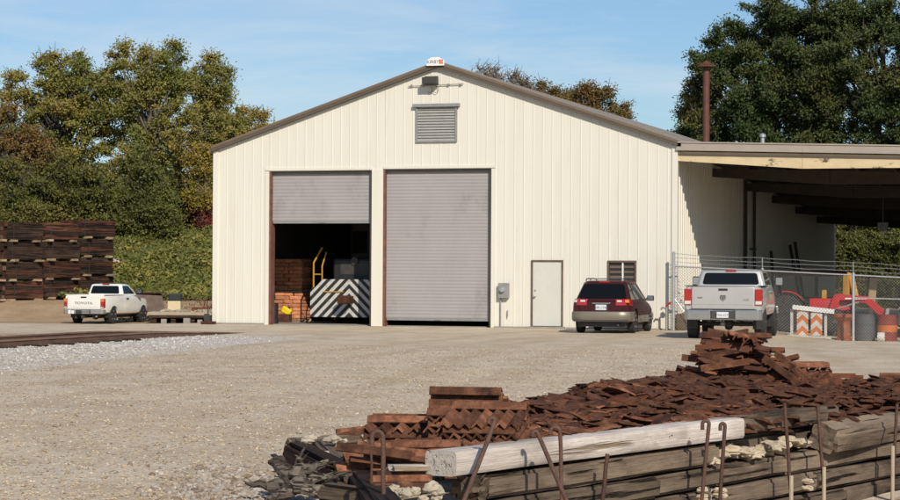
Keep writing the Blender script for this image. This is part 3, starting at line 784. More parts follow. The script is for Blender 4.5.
# conduit and down pipe on the shed side wall
m = MB(); yy = 13.6
m.tube([(.12, yy, 5.2), (.12, yy, .2)], .05, 8); m.bb(.05, .2, yy-.6, yy+.02, 2.6, 2.66); m.bb(.05, .16, yy-1.8, yy-1.72, .2, 5.1)
tag(m.build('wall_pipe', DARKM), 'dark vertical pipe fixed to the shaded side wall under the canopy', 'pipe')
# flue and vent through the canopy roof
p = P(706, 142, 80); zt = P(706, 69, 80).z
fl = thing('flue_pipe', 'tall rusty flue pipe with a conical rain cap above the canopy roof', 'chimney', (p.x, p.y, p.z-1.2))
h = zt-p.z+1.2
m = MB(); m.tube([(0, 0, 0), (0, 0, h*.55), (0, 0, h*.56), (0, 0, h)], [.13, .13, .125, .125], 14); m.build('pipe', mat('flue_rust', (.085, .028, .018), (.13, .045, .028), 5, .7), fl, 50)
m = MB(); m.lathe([(.36, h+.07), (.35, h+.075), (.05, h+.30), (.03, h+.31), (0, h+.31), (0, h+.28), (.34, h+.06)], 18)
for a_ in (0, 2.1, 4.2): m.tube([(.12*math.cos(a_), .12*math.sin(a_), h-.1), (.2*math.cos(a_), .2*math.sin(a_), h+.14)], .012, 5)
m.build('rain_cap', RUSTD, fl, 40)
p = P(762.5, 146, 78); zt = P(762.5, 136, 78).z
vp = thing('roof_vent', 'short galvanised vent pipe with a cap standing on the canopy roof', 'vent', (p.x, p.y, p.z-.6)); h = zt-p.z+.6
m = MB(); m.tube([(0, 0, 0), (0, 0, h)], .075, 12); m.build('pipe', GALV, vp, 40)
m = MB(); m.lathe([(0, h-.04), (.12, h-.04), (.12, h+.05), (.04, h+.10), (0, h+.10)], 14); m.build('vent_cap', GALV, vp, 40)

# ================================================================== chain link fence
WIREM = mat('wire_grey', (.30, .30, .29), (.24, .24, .23), 8, .6, .3)
FY = -.45
fence = thing('chain_link_fence', 'galvanised chain link fence topped with three strands of barbed wire', 'fence', (0, FY, 0))
def fg(x): return gz(x, FY)
def ftop(x): return 1.95 - .045*x
FX1 = 11.0
pxs = [ony(673.5, 300, FY).x, ony(853.3, 300, FY).x]
x0 = pxs[0]
posts = [x0, (pxs[0]+pxs[1])/2+.0, pxs[1], pxs[1]+2.95]
for i, X in enumerate(posts):
    m = MB(); top = ftop(X)+(.42 if i == 0 else .06)
    m.tube([(X, 0, fg(X)-.2), (X, 0, top)], .045 if i in (0, 2) else .03, 10); m.lathe([(0, top+.04), (.05, top), (.05, top-.03), (0, top-.03)][::-1], 10, Matrix.Translation((X, 0, 0))); m.build('fence_post', GALV, fence, 40)
m = MB(); m.tube([(x0, 0, ftop(x0)), (FX1, 0, ftop(FX1))], .022, 8); m.build('top_rail', GALV, fence, 40)
m = MB(); m.tube([(x0, .02, .85+fg(x0)), (x0+.7, .02, .85+fg(x0))], .02, 6); m.tube([(pxs[1], .02, 1.30+fg(pxs[1])), (FX1, .02, 1.22+fg(FX1))], .022, 6); m.tube([(x0+.03, .02, .95), (x0+.75, .02, .05)], .018, 6); m.build('brace_rail', GALV, fence, 40)
for X in posts[1:]:
    m = MB(); m.tube([(X, 0, ftop(X)), (X, -.02, ftop(X)+.40)], .014, 5); m.build('barb_arm', GALV, fence)
for q in (.14, .26, .38):
    m = MB(); n = 44; pts = [(x0+(FX1-x0)*k/n, -.02, ftop(x0+(FX1-x0)*k/n)+q+.012*math.sin(k*1.3+q*20)-.02*math.sin(math.pi*((k*4/n) % 1))) for k in range(n+1)]
    m.tube(pts, .006, 4)
    for k in range(0, int((FX1-x0)/.13)):
        X = x0+k*.13; z = ftop(X)+q; m.tube([(X-.012, -.05, z+.018), (X+.012, .01, z-.02)], .004, 3); 
    m.build('barbed_wire', GALV, fence)
m = MB(); pitch = .092; H = 2.0; n = int((FX1-x0+H)/pitch)
for k in range(n):
    for s in (1, -1):
        a = x0-H+k*pitch if s > 0 else x0+k*pitch
        # line x = a + s*t, z = bottom+t, clipped to the fence rectangle
        t0, t1 = 0, H
        if s > 0: t0 = max(0, x0-a); t1 = min(H, FX1-a)
        else: t1 = min(H, a-x0); t0 = max(0, a-FX1)
        if t1-t0 < .05: continue
        pa = a+s*t0; pb = a+s*t1
        za = fg(pa)+.02+(ftop(pa)-fg(pa)-.02)*t0/H; zb_ = fg(pb)+.02+(ftop(pb)-fg(pb)-.02)*t1/H
        m.tube([(pa, .03+.003*s, za), (pb, .03+.003*s, zb_)], .0036, 3, cap=False)
k = 0
while x0+k*.06 < FX1:
    X = x0+k*.06; m.tube([(X, .03, ftop(X)), (X+.01, .03, ftop(X)+.045)], .003, 3, cap=False); k += 1
m.build('wire_mesh', WIREM, fence)
# ================================================================== vehicles (local: y forward, origin under the rear bumper)
def ring(y, hw, zb, zt, bulge=.0, shoulder=.04):
    half = [(.86*hw, zb), (.965*hw, zb+.05), (.995*hw, zb+.16), (hw+bulge, zb+(zt-zb)*.45), (hw*.995, zb+(zt-zb)*.70), (hw*.985-shoulder*.25, zt-.07), (hw*.975-shoulder*.5, zt-.02), (hw*.955-shoulder, zt)]
    return [(x, y, z) for x, z in half] + [(-x, y, z) for x, z in half[::-1]]
def panel(m, q, uv, off=.006, th=.01):
    """flat plate lying on a quad (bottom-left, bottom-right, top-right, top-left), outline in uv"""
    q = [Vector(p) for p in q]
    n = (q[1]-q[0]).cross(q[3]-q[0]).normalized()
    pts = []
    for u, v in uv:
        a = q[0].lerp(q[1], u); b = q[3].lerp(q[2], u); pts.append(a.lerp(b, v)+n*(off-th))
    m.prism(pts, n*th)
def rrect(u0, u1, v0, v1, ru=.04, rv=.1, n=3):
    out = []
    for cx, cy, a0 in ((u1-ru, v0+rv, -90), (u1-ru, v1-rv, 0), (u0+ru, v1-rv, 90), (u0+ru, v0+rv, 180)):
        for k in range(n+1):
            a = rad(a0+90*k/n); out.append((cx+ru*math.cos(a), cy+rv*math.sin(a)))
    return out
def wheel(parent, x, y, r, w, rimmat, spokes=5, name='wheel'):
    s = 1 if x > 0 else -1
    we = bpy.data.objects.new(name, None); C.objects.link(we); we.parent = parent; we.location = (x, y, r)
    m = MB(); M = None
    m.lathe([(r*.62, -w*.48), (r*.80, -w*.52), (r*.95, -w*.47), (r, -w*.36), (r*1.0, w*.36), (r*.95, w*.47), (r*.80, w*.52), (r*.62, w*.48)], 32, M, 'x')
    for k in range(32):
        a = 2*math.pi*k/32; m.box(0, 0, r*1.0, w*.8, .02, .016, Matrix.Rotation(a, 4, 'X'))
    m.build('tyre', RUBBER, we, 40)
    m = MB(); m.lathe([(0, s*w*.18), (r*.2, s*w*.20), (r*.52, s*w*.12), (r*.58, s*w*.40), (r*.64, s*w*.44), (r*.645, s*w*.30), (r*.60, -s*w*.4), (0, -s*w*.4)], 28, None, 'x')
    m.lathe([(0, s*w*.42), (r*.13, s*w*.40), (r*.16, s*w*.2), (0, s*w*.2)], 16, None, 'x')
    for k in range(spokes):
        a = 2*math.pi*k/spokes; m.prism([(s*w*.22, -.035, r*.1), (s*w*.22, .035, r*.1), (s*w*.40, .02, r*.6), (s*w*.40, -.02, r*.6)], (s*.03, 0, 0), Matrix.Rotation(a, 4, 'X'))
    m.build('rim', rimmat, we, 40)
    return we
def arches(cut, W, ys, r):
    for y in ys:
        for s in (-1, 1):
            cut.lathe([(0, s*(W/2-.33)), (r, s*(W/2-.33)), (r, s*(W/2+.3)), (0, s*(W/2+.3))], 28, Matrix.Translation((0, y, r*.86)), 'x')
def greenhouse(parent, material, wb, wt, zb, zt, yr, yr2, yf, yf2, name='cab', crown=.04, ch=.07):
    def rg(w, y0, y1, z, c, cr=0):
        return [(w-c, y0, z), (w, y0+c, z), (w, y1-c, z), (w-c, y1, z), (-w+c, y1, z), (-w, y1-c, z), (-w, y0+c, z), (-w+c, y0, z)]
    m = MB(); m.loft([rg(wb, yr, yf, zb, ch), rg(wt, yr2, yf2, zt, ch), rg(wt-.06, yr2+.06, yf2-.08, zt+crown*.7, ch), rg(wt-.22, yr2+.28, yf2-.3, zt+crown, ch)])
    o = m.build(name, material, parent, 50, .012)
    Q = dict(rear=[(-wb, yr, zb), (wb, yr, zb), (wt, yr2, zt), (-wt, yr2, zt)],
             right=[(wb, yr, zb), (wb, yf, zb), (wt, yf2, zt), (wt, yr2, zt)],
             left=[(-wb, yf, zb), (-wb, yr, zb), (-wt, yr2, zt), (-wt, yf2, zt)],
             front=[(wb, yf, zb), (-wb, yf, zb), (-wt, yf2, zt), (wt, yf2, zt)])
    return o, Q
def glass(parent, q, uv, name, trim=True, off=.006):
    m = MB(); panel(m, q, uv, off, .012); return m.build(name, GLASS, parent)
def mirror(parent, x, y, z, big, material, scale=1):
    s = 1 if x > 0 else -1
    m = MB(); m.box(s*.16*scale+0, 0, .0, .22*scale, .12, .17*big); m.prism([(0, -.03, -.05), (0, .04, -.05), (s*.1, .02, -.01), (s*.1, -.02, -.01)], (0, 0, .05))
    o = m.build('mirror', material, parent, None, .025, 3); o.location = (x, y, z)
    m = MB(); m.box(s*.16*scale, -.064, 0, .18*scale, .004, .13*big); m.build('mirror_glass', CHROME, o)
def plate(parent, x, y, z, txt, w=.31, h=.155, material=PLATE):
    m = MB(); m.box(x, y, z, w, .008, h); o = m.build('licence_plate', material, parent, None, .004)
    text_obj(txt, .085, INKB, o, rotM(rad(90), 0, 0, (x, y-.0055, z-.01)), .002)
    return o

def pickup(label, loc, rz, p, paint):
    t = thing('pickup_truck', label, 'pickup truck', loc, rz)
    L_, W = p['L'], p['W']; hw = W/2; zr, zs, zh = p['rail'], p['sill'], p['hood']
    yr = p['cab0']; yf = p['cab1']
    st = [(.13, hw-.05, zs+.10, zr-.012), (.20, hw-.01, zs+.06, zr), (yr-.4, hw, zs, zr), (yr+.1, hw, zs, zr), ((yr+yf)/2, hw, zs, zr+.0), (yf-.1, hw, zs, zr-.02), (yf+.25, hw-.01, zs, zh), (L_-.7, hw-.05, zs+.03, zh-.06), (L_-.25, hw-.13, zs+.05, zh-.14), (L_-.08, hw-.24, zs+.10, zh-.24)]
    m = MB(); m.loft([ring(*a) for a in st]); b = m.build('body', paint, t, 38)
    cut = MB(); arches(cut, W, (p['rw'], p['fw']), p['wr']*1.16)
    cut.bb(-hw+.10, hw-.10, .17, yr-.06, p['bed'], zr+.5)
    for s in (-1, 1):
        for y in (yr-.025, p['door0'], p['door1']): cut.bb(s*hw-.012, s*hw+.012, y-.006, y+.006, zs+.12, zr+.1)
    carve(b, cut)
    o, Q = greenhouse(b, paint, hw-.085, hw-.20, zr-.03, p['roof'], yr, yr+.13, yf+.42, yf-.22)
    glass(o, Q['rear'], rrect(.085, .915, .17, .90, .04, .12), 'rear_window')
    pil = (p['door0']-yr)/(yf+.42-yr)
    for s in ('right', 'left'):
        f = (lambda u: u) if s == 'right' else (lambda u: 1-u)
        e = .80
        uv = [(f(pil+.04), .16), (f(e+.06), .16), (f(e-.02), .80), (f(e-.06), .90), (f(pil+.04), .90)]
        glass(o, Q[s], uv if s == 'right' else uv[::-1], 'side_window')
        if pil > .12:
            uv = [(f(.06), .16), (f(pil-.01), .16), (f(pil-.01), .90), (f(.11), .90)]
            glass(o, Q[s], uv if s == 'right' else uv[::-1], 'side_window')
    glass(o, Q['front'], rrect(.06, .94, .10, .93, .05, .1), 'windscreen')
    # tailgate
    tz0, tz1, tw = p['tg0'], zr-.005, p['tgw']/2
    m = MB(); m.bb(-tw, tw, .085, .16, tz0, tz1); tg = m.build('tailgate', paint, t, 40, .022, 3)
    m = MB(); m.bb(-tw+.05, tw-.05, .076, .086, tz0+.20*(tz1-tz0), tz0+.62*(tz1-tz0)); m.build('tailgate_panel', paint, tg, None, .005)
    m = MB(); m.bb(-.12, .12, .070, .088, tz1-.105, tz1-.05); m.build('tailgate_handle', BLACK, tg, None, .006)
    m = MB()
    for s in (-1, 1): m.bb(s*hw-s*.14, s*hw-s*.015, .2, yr-.03, zr-.0, zr+.022)
    m.bb(-tw, tw, .09, .155, zr-.003, zr+.012); m.build('bed_rail', p['railmat'], t, None, .006)
    # lamps
    for s in (-1, 1):
        x0, x1 = s*(tw+.008), s*(hw-.008); a, b2 = min(x0, x1), max(x0, x1); z0, z1 = p['l0'], p['l1']
        m = MB(); m.bb(a, b2, .09, .26, z0, z1); l = m.build('tail_light', REDL, t, None, .012)
        f = (z1-z0)
        m = MB(); m.bb(a+.012, b2-.012, .083, .1, z0+f*p['clr'][0], z0+f*p['clr'][1]); m.build('reversing_lens', CLEARL, l, None, .004)
        if p.get('amber'):
            m = MB(); m.bb(a+.004, b2+.002*s, .084, .2, z0+f*.66, z1-.006); m.build('indicator_lens', AMBER, l, None, .004)
    m = MB(); m.bb(-.14, .14, yr+.10, yr+.16, p['roof']-.005, p['roof']+.04); br = m.build('brake_light', REDL, o, None, .006)
    # bumper
    bz0, bz1 = p['b0'], p['b1']; bm_ = p['bumpmat']
    prof = [(hw*.99, .30), (hw*.99, .10), (hw*.90, .02), (.33, -.01), (.30, .03), (-.30, .03), (-.33, -.01), (-hw*.90, .02), (-hw*.99, .10), (-hw*.99, .30), (-hw*.9, .34), (hw*.9, .34)]
    m = MB(); m.prism([(x, y, bz0) for x, y in prof], (0, 0, bz1-bz0)); bp_ = m.build('rear_bumper', bm_, t, None, .03, 3)
    m = MB(); m.bb(-hw*.85, hw*.85, .03, .3, bz1-.002, bz1+.012); m.build('step_pad', BLACK, bp_)
    m = MB(); m.bb(-.29, .29, -.004, .04, bz0+.03, bz1-.03); m.build('plate_recess', DARKM, bp_)
    plate(bp_, p.get('px', 0), -.012, (bz0+bz1)/2, p['plate'], material=p.get('pm', PLATE))
    # running gear
    m = MB(); m.bb(-hw*.62, hw*.62, .35, L_-.5, zs-.06, zs+.25); m.bb(-.42, -.34, .2, L_-.4, zs-.14, zs+.02); m.bb(.34, .42, .2, L_-.4, zs-.14, zs+.02)
    m.tube([(-hw+.2, p['rw'], p['wr']), (hw-.2, p['rw'], p['wr'])], .06, 8); m.lathe([(0, -.15), (.15, -.08), (.17, 0), (.15, .08), (0, .15)], 12, Matrix.Translation((.05, p['rw'], p['wr'])), 'x')
    m.bb(-.05, .05, -.02, .3, bz0-.16, bz0-.06); m.build('underbody', DARKM, t)
    m = MB(); m.tube([(.45, .35, zs-.02), (.52, .12, zs-.06)], .038, 10); m.build('exhaust', GREYM, t)
    for s in (-1, 1):
        for q_ in ('rw', 'fw'):
            m = MB(); m.bb(s*(hw-.17)-.13, s*(hw-.17)+.13, p[q_]-p['wr']*1.2-.015, p[q_]-p['wr']*1.2, .16*p['flap']+.08, zs+.2); m.build('mud_flap', BLACK, t)
    for y in (p['rw'], p['fw']):
        for s in (-1, 1): wheel(t, s*(hw-.14), y, p['wr'], p['ww'], p['rim'])
    for s in (-1, 1):
        mirror(t, s*(hw-.04), yf+.12, zr+.13, p['mb'], BLACK if p.get('mblack') else paint)
        m = MB(); m.bb(s*hw-.02, s*hw+.035, p['door0']+.10, p['door0']+.27, zr-.16, zr-.12); m.build('door_handle', p['hmat'], t, None, .008)
        m = MB(); m.box(s*(hw-.25), L_-.17, zh-.30, .3, .12, .17); m.build('headlight', CLEARL, t, None, .02)
    m = MB(); m.bb(-hw*.98, hw*.98, L_-.14, L_+.04, zs+.0, zs+.24); m.build('front_bumper', bm_, t, None, .04)
    m = MB(); m.bb(-.5, .5, L_-.13, L_-.04, zs+.27, zh-.24); m.build('grille', BLACK, t, None, .02)
    return t, tg, b, o, bp_

# ---- silver pickup
sp = dict(L=5.55, W=2.06, rail=1.40, sill=.60, hood=1.30, cab0=2.05, cab1=3.95, rw=1.15, fw=4.60, wr=.40, ww=.27, bed=.95, door0=2.62, door1=3.75,
          roof=1.80, tg0=.80, tgw=1.65, railmat=BLACK, l0=.91, l1=1.33, clr=(.05, .26), b0=.52, b1=.79, bumpmat=CHROME, plate='YXA-4172', flap=1.2, rim=CHROME, mb=1.5, mblack=True, hmat=CHROME)
q = P(722.5, 338, 57.6)
def facing(dz=5): return rad(dz)
t, tg, b, o, bp_ = pickup('silver full size pickup truck parked tail first outside the chain link fence', (q.x, q.y, gz(q.x, q.y)), rad(4.6), sp, SILVER)
m = MB(); m.prism([(-.075, .064, 1.17), (-.075, .064, 1.07), (0, .064, 1.0), (.075, .064, 1.07), (.075, .064, 1.17)], (0, .014, 0)); em = m.build('emblem', CHROME, tg, None, .004)
m = MB()
for s in (-1, 1):
    m.tube([(s*.012, .058, 1.15), (s*.04, .056, 1.165), (s*.062, .056, 1.14), (s*.062, .056, 1.10), (s*.045, .056, 1.075), (s*.03, .058, 1.09)], [.012, .013, .012, .010, .008, .004], 6)
m.prism([(-.018, .06, 1.14), (.018, .06, 1.14), (.010, .06, 1.035), (-.010, .06, 1.035)], (0, -.01, 0)); m.build('emblem_relief', DARKM, em)
text_obj('RAM', .062, DARKM, tg, rotM(rad(90), 0, 0, (-.60, .069, 1.10)), .006)
text_obj('1500', .085, CHROME, tg, rotM(rad(90), 0, 0, (.60, .069, 1.05)), .006)
m = MB(); m.tube([(-.99, 4.3, 1.3), (-1.0, 4.2, 2.0)], .004, 4); m.build('antenna', BLACK, t)
# ---- white pickup
wp = dict(L=4.75, W=1.69, rail=1.11, sill=.36, hood=1.02, cab0=1.95, cab1=3.0, rw=1.05, fw=3.85, wr=.325, ww=.21, bed=.70, door0=2.05, door1=3.18,
          roof=1.50, tg0=.53, tgw=1.38, railmat=TRUCKW, l0=.62, l1=.98, clr=(.02, .12), amber=True, b0=.39, b1=.565, bumpmat=GREYM, plate='PRT 391', px=.12, pm=GREYM, flap=1, rim=GALV, mb=1.0, mblack=True, hmat=BLACK)
q = P(82.5, 322, 84.0)
t, tg, b, o, bp_ = pickup('small white pickup truck parked beyond the rails in front of the stacked ties', (q.x, q.y, gz(q.x, q.y)), rad(1.5), wp, TRUCKW)
text_obj('TOYOTA', .125, GREYM, tg, rotM(rad(90), 0, 0, (0, .073, .80)) @ Matrix.Diagonal((1.45, 1, 1, 1)), .005, bold=.004)
m = MB(); m.bb(-.60, -.49, -.012, .02, .40, .54); m.bb(-.46, -.36, -.012, .02, .40, .52); m.build('sticker', WHITEP, bp_)

# ---- maroon estate car (and a white one beyond the fence)
def wagon(name, label, loc, rz, paint, lower, rails=True, platetxt='NPL-1738'):
    t = thing(name, label, 'car', loc, rz)
    L_, W = 4.62, 1.74; hw = W/2; zb = .30; zt = .93
    st = [(.10, hw-.07, zb+.12, zt-.04), (.16, hw-.04, zb+.06, zt+.01), (.30, hw-.025, zb, zt+.03), (.9, hw, zb, zt+.03), (2.4, hw, zb, zt), (3.1, hw, zb, zt-.03), (3.5, hw-.01, zb, zt-.08), (4.2, hw-.07, zb+.04, zt-.16), (4.48, hw-.17, zb+.08, zt-.26), (4.58, hw-.30, zb+.12, zt-.34)]
    m = MB(); m.loft([ring(*a, shoulder=.06) for a in st]); b = m.build('body', paint, t, 45)
    cut = MB(); arches(cut, W, (.95, 3.62), .385)
    for s in (-1, 1):
        for y in (1.40, 2.15, 3.10): cut.bb(s*hw-.010, s*hw+.02, y-.005, y+.005, zb+.15, zt+.1)
    carve(b, cut)
    o, Q = greenhouse(b, paint, hw-.065, hw-.25, zt-.03, 1.45, .17, .60, 3.42, 2.50, 'cabin', .06, .13)
    glass(o, Q['rear'], rrect(.04, .96, .16, .93, .05, .12), 'rear_window')
    for s in ('right', 'left'):
        f = (lambda u: u) if s == 'right' else (lambda u: 1-u)
        for u0, u1, v0, v1 in ((.115, .30, .10, .23), (.325, .555, .325, .555), (.58, .87, .575, .69)):
            # bottom from u0..u1, top from v0..v1 in the quad's own parameters
            uv = [(f(u0), .12), (f(u1), .12), (f(v1), .90), (f(v0), .90)]
            glass(o, Q[s], uv if s == 'right' else uv[::-1], 'side_window')
    glass(o, Q['front'], rrect(.05, .95, .06, .93, .05, .08), 'windscreen')
    # hatch
    m = MB(); m.prism([(-.60, .075, .62), (.60, .075, .62), (.70, .085, .90), (-.70, .085, .90)], (0, .06, 0)); ht = m.build('hatch', paint, t, None, .02, 3)
    m = MB(); m.bb(-.26, .26, .062, .08, .845, .88); m.build('hatch_grip', lower if False else CHROME, ht, None, .006)
    m = MB(); m.bb(-.19, .19, .066, .08, .655, .835); m.build('plate_recess', DARKM, ht)
    plate(ht, 0, .060, .745, platetxt)
    m = MB(); m.tube([(.0, .33, 1.055), (.33, .325, 1.10)], .009, 5); m.box(0, .30, 1.04, .05, .03, .04); m.build('rear_wiper', BLACK, o)
    m = MB(); m.bb(-.15, .15, .59, .66, 1.455, 1.49); m.build('brake_light', REDL, o, None, .005)
    for s in (-1, 1):
        m = MB(); m.prism([(s*.60, .085, .80), (s*.845, .22, .80), (s*.845, .42, .86), (s*.83, .42, .955), (s*.80, .19, .975), (s*.60, .10, .93)][::s], (0, .02, 0) if False else (0, 0, .0001))
        m = MB()
        bot = [(s*.42, .070), (s*.70, .078), (s*.82, .15), (s*.868, .40), (s*.80, .40), (s*.42, .14)]
        m.loft([[(x, y, .80) for x, y in bot], [(x*.985, y+.01, .93) for x, y in bot], [(x*.955, y+.035, .985) for x, y in bot]])
        l = m.build('tail_light', REDL, t, None, .012)
        m = MB(); m.loft([[(s*.70, .062, .885), (s*.81, .12, .885), (s*.81, .2, .885), (s*.70, .16, .885)], [(s*.69, .088, .965), (s*.79, .15, .965), (s*.79, .2, .965), (s*.69, .16, .965)]]); m.build('indicator_lens', AMBER if s > 0 else CLEARL, l)
        m = MB(); m.bb(min(s*.46, s*.60), max(s*.46, s*.60), .062, .08, .90, .955); m.build('reversing_lens', CLEARL, l)
    # bumper and cladding
    prof = [(hw+.012, .62), (hw+.012, .22), (hw-.06, .05), (.5, -.01), (-.5, -.01), (-hw+.06, .05), (-hw-.012, .22), (-hw-.012, .62), (-hw+.04, .62), (-hw+.1, .3), (hw-.1, .3), (hw-.04, .62)]
    m = MB(); m.loft([[(x*.97, y+.05, .34) for x, y in prof], [(x, y, .40) for x, y in prof], [(x, y, .57) for x, y in prof], [(x*.985, y+.03, .625) for x, y in prof]])
    bp_ = m.build('rear_bumper', lower, t, 60)
    m = MB(); m.bb(-hw*.9, hw*.9, -.004, .12, .335, .395); m.build('bumper_valance', DARKM, bp_, None, .01)
    for s in (-1, 1):
        m = MB(); a = s*(hw+.008)
        for y0, y1 in ((1.36, 3.2),): m.bb(min(a, a-s*.03), max(a, a-s*.03), y0, y1, .30, .50)
        m.build('side_cladding', lower, t, None, .01)
        for y in (.95, 3.62): wheel(t, s*(hw-.12), y, .325, .21, GALV)
        mirror(t, s*(hw-.05), 2.92, zt+.06, .9, BLACK, .9)
        if rails:
            m = MB(); pts = [(s*.56, .72, 1.50), (s*.57, .82, 1.555), (s*.58, 1.0, 1.565), (s*.58, 2.1, 1.565), (s*.57, 2.35, 1.545), (s*.56, 2.42, 1.50)]; m.tube(pts, .017, 6)
            m.tube([(s*.58, 1.5, 1.49), (s*.58, 1.5, 1.56)], .015, 6); m.build('roof_rail', DARKM, t)
    m = MB(); m.bb(-.70, .70, .2, 4.3, .19, .36); m.tube([(.45, .5, .25), (.5, .03, .24)], .03, 8); m.build('underbody', DARKM, t)
    m = MB(); m.bb(-hw*.9, hw*.9, 4.45, 4.62, .30, .55); m.build('front_bumper', lower, t, None, .04)
    for s in (-1, 1):
        m = MB(); m.box(s*(hw-.30), 4.44, .60, .28, .16, .13); m.build('headlight', CLEARL, t, None, .02)
    if rails:
        m = MB(); m.bb(-.56, .56, .95, 1.0, 1.545, 1.57); m.bb(-.56, .56, 2.0, 2.05, 1.545, 1.57); m.build('cross_bar', DARKM, t)
    return t
q = P(600.5, 333, 62.8)
wagon('estate_car', 'maroon estate car with champagne bumper parked nose in to the shed wall', (q.x, q.y, gz(q.x, q.y)), rad(3.2), MAROON, CHAMP)
q = P(905, 320, 70.0)
wagon('parked_car', 'white car mostly out of frame behind the fence at the far right', (q.x, q.y, gz(q.x, q.y)), rad(-62), TRUCKW, TRUCKW, False, 'CKL-2206')

# ================================================================== tractor with front loader behind the fence
def tractor():
    q = P(786, 325, 69.5); t = thing('tractor', 'red tractor with front loader and yellow rear boom parked under the canopy edge', 'tractor', (q.x, q.y, gz(q.x, q.y)), rad(8))
    # local x: forward (to the right in view)
    def tw(x, y, r, w):
        e = bpy.data.objects.new('wheel', None); C.objects.link(e); e.parent = t; e.location = (x, y, r)
        m = MB(); m.lathe([(r*.60, -w*.45), (r*.85, -w*.5), (r*.97, -w*.4), (r*.97, w*.4), (r*.85, w*.5), (r*.60, w*.45)], 36, None, 'y')
        for k in range(22):
            for s in (-1, 1):
                m.prism([(0, 0, r*.95), (.05, 0, r*.95), (.14, s*w*.46, r*.95), (.09, s*w*.46, r*.95)], (0, 0, r*.07), Matrix.Rotation(2*math.pi*(k+.25*(s+1))/22, 4, 'Y'))
        m.build('tyre', RUBBER, e, 40)
        m = MB(); m.lathe([(0, -w*.05), (r*.2, -w*.12), (r*.35, w*.10-.1), (r*.55, -w*.30), (r*.62, -w*.44), (r*.62, w*.4), (0, w*.3)], 28, None, 'y'); m.build('rim', WHITEC, e, 40)
    for s in (-1, 1): tw(0, s*.62, .68, .38); tw(1.75, s*.58, .42, .26)
    m = MB(); m.bb(-.1, 2.1, -.22, .22, .45, .85); m.bb(-.35, .3, -.42, .42, .5, .75); m.build('chassis', DARKM, t, None, .02)
    m = MB(); m.loft([[(x, y, z) for y, z in ((-.30, .75), (.30, .75), (.30, 1.12), (.22, 1.22), (-.22, 1.22), (-.30, 1.12))] for x in (.85, 2.1)] + [[(2.32, y*.8, z*.95+.02) for y, z in ((-.30, .78), (.30, .78), (.30, 1.05), (.22, 1.14), (-.22, 1.14), (-.30, 1.05))]])
    m.build('bonnet', TRED, t, 40, .02)
    for s in (-1, 1):
        m = MB(); pts = [(.78*math.cos(rad(a)), s*.62, .68+.78*math.sin(rad(a))) for a in range(35, 112, 11)]
        for a, b2 in zip(pts[:-1], pts[1:]):
            m.prism([(a[0], a[1]-.2, a[2]), (b2[0], b2[1]-.2, b2[2]), (b2[0], b2[1]+.2, b2[2]), (a[0], a[1]+.2, a[2])], (0, 0, .03))
        m.build('fender', TRED, t)
    t.scale = (.86, .86, .86)
    m = MB(); m.bb(-.25, .2, -.22, .22, .92, 1.02); m.bb(-.32, -.2, -.22, .22, .98, 1.4); m.build('seat', BLACK, t, None, .05)
    m = MB(); m.tube([(.8, 0, 1.0), (.5, 0, 1.3)], .02, 6); m.tube([(.5+.18*math.cos(a)*.5, .2*math.sin(a), 1.3+.18*math.cos(a)*.8) for a in np.linspace(0, 6.28, 15)], .015, 5); m.build('steering_wheel', BLACK, t)
    m = MB()
    for s in (-1, 1): m.tube([(-.35, s*.45, .7), (-.42, s*.45, 2.0), (-.42, s*.40, 2.05)], .035, 6)
    m.tube([(-.42, -.42, 2.05), (-.42, .42, 2.05)], .035, 6); m.build('roll_bar', BLACK, t)
    m = MB()
    for s in (-1, 1):
        m.prism([(.65, s*.55, .95), (.85, s*.55, 1.45), (1.05, s*.55, 1.52), (2.35, s*.55, 1.40), (2.95, s*.55, .85), (2.95, s*.55, .62), (2.78, s*.55, .62), (2.2, s*.55, 1.15), (1.1, s*.55, 1.27), (.95, s*.55, .9)], (0, .07, 0))
    m.bb(1.5, 1.62, -.55, .55, 1.26, 1.36); la = m.build('loader_arm', TRED, t, None, .01); la.location = (1.0, 0, 0); la.scale = (.86, 1, .92)
    for s in (-1, 1):
        m = MB(); m.tube([(.9, s*.60, .9), (1.9, s*.60, 1.2)], .03, 6); m.build('hydraulic_ram', GREYM, la)
    m = MB(); m.bb(1.3, 2.2, -.66, -.655, 1.31, 1.36); m.build('white_stripe', WHITEP, la)
    m = MB(); m.prism([(2.9, -.75, .25), (3.0, -.75, .95), (3.15, -.75, .95), (3.1, -.75, .45), (3.6, -.75, .2), (3.55, -.75, .15)], (0, 1.5, 0)); m.build('bucket', GREYM, la, None, .01)
    return t
tractor()
def boom(nm, label, px, D, pts, r, material):
    q = P(px, 320, D); g_ = gz(q.x, q.y); t = thing(nm, label, 'machine part', (q.x, q.y, g_))
    s = F_PX/D
    W3 = []
    for (ax, ay) in pts:
        w_ = P(ax, ay, D); W3.append((w_-Vector((q.x, q.y, g_))))
    m = MB()
    for a, b2 in zip(W3[:-1], W3[1:]):
        d = (b2-a); L_ = d.length; M = Matrix.Translation((a+b2)/2) @ d.to_track_quat('X', 'Z').to_matrix().to_4x4()
        m.box(0, 0, 0, L_, r, r*1.5, M)
    m.build('boom_arm', material, t, None, .008)
    m = MB(); b0 = W3[-1]; m.box(W3[0].x, W3[0].y, (W3[0].z)/2, .12, .12, max(.2, W3[0].z)); m.box(W3[0].x, W3[0].y, .05, .6, .5, .1); m.build('stand', DARKM, t, None, .01)
boom('backhoe_boom', 'yellow A-shaped backhoe boom rising behind the red loader', 846, 69.6, [(846, 303), (846.5, 275), (851, 276), (857, 303)], .12, YELLOW)
boom('backhoe_boom', 'tan upright boom arm behind the fence, right of the yellow A-frame', 873, 70.4, [(871, 304), (874, 278)], .16, mat('tan_paint', (.34, .24, .12), (.28, .19, .09), 5, .6))
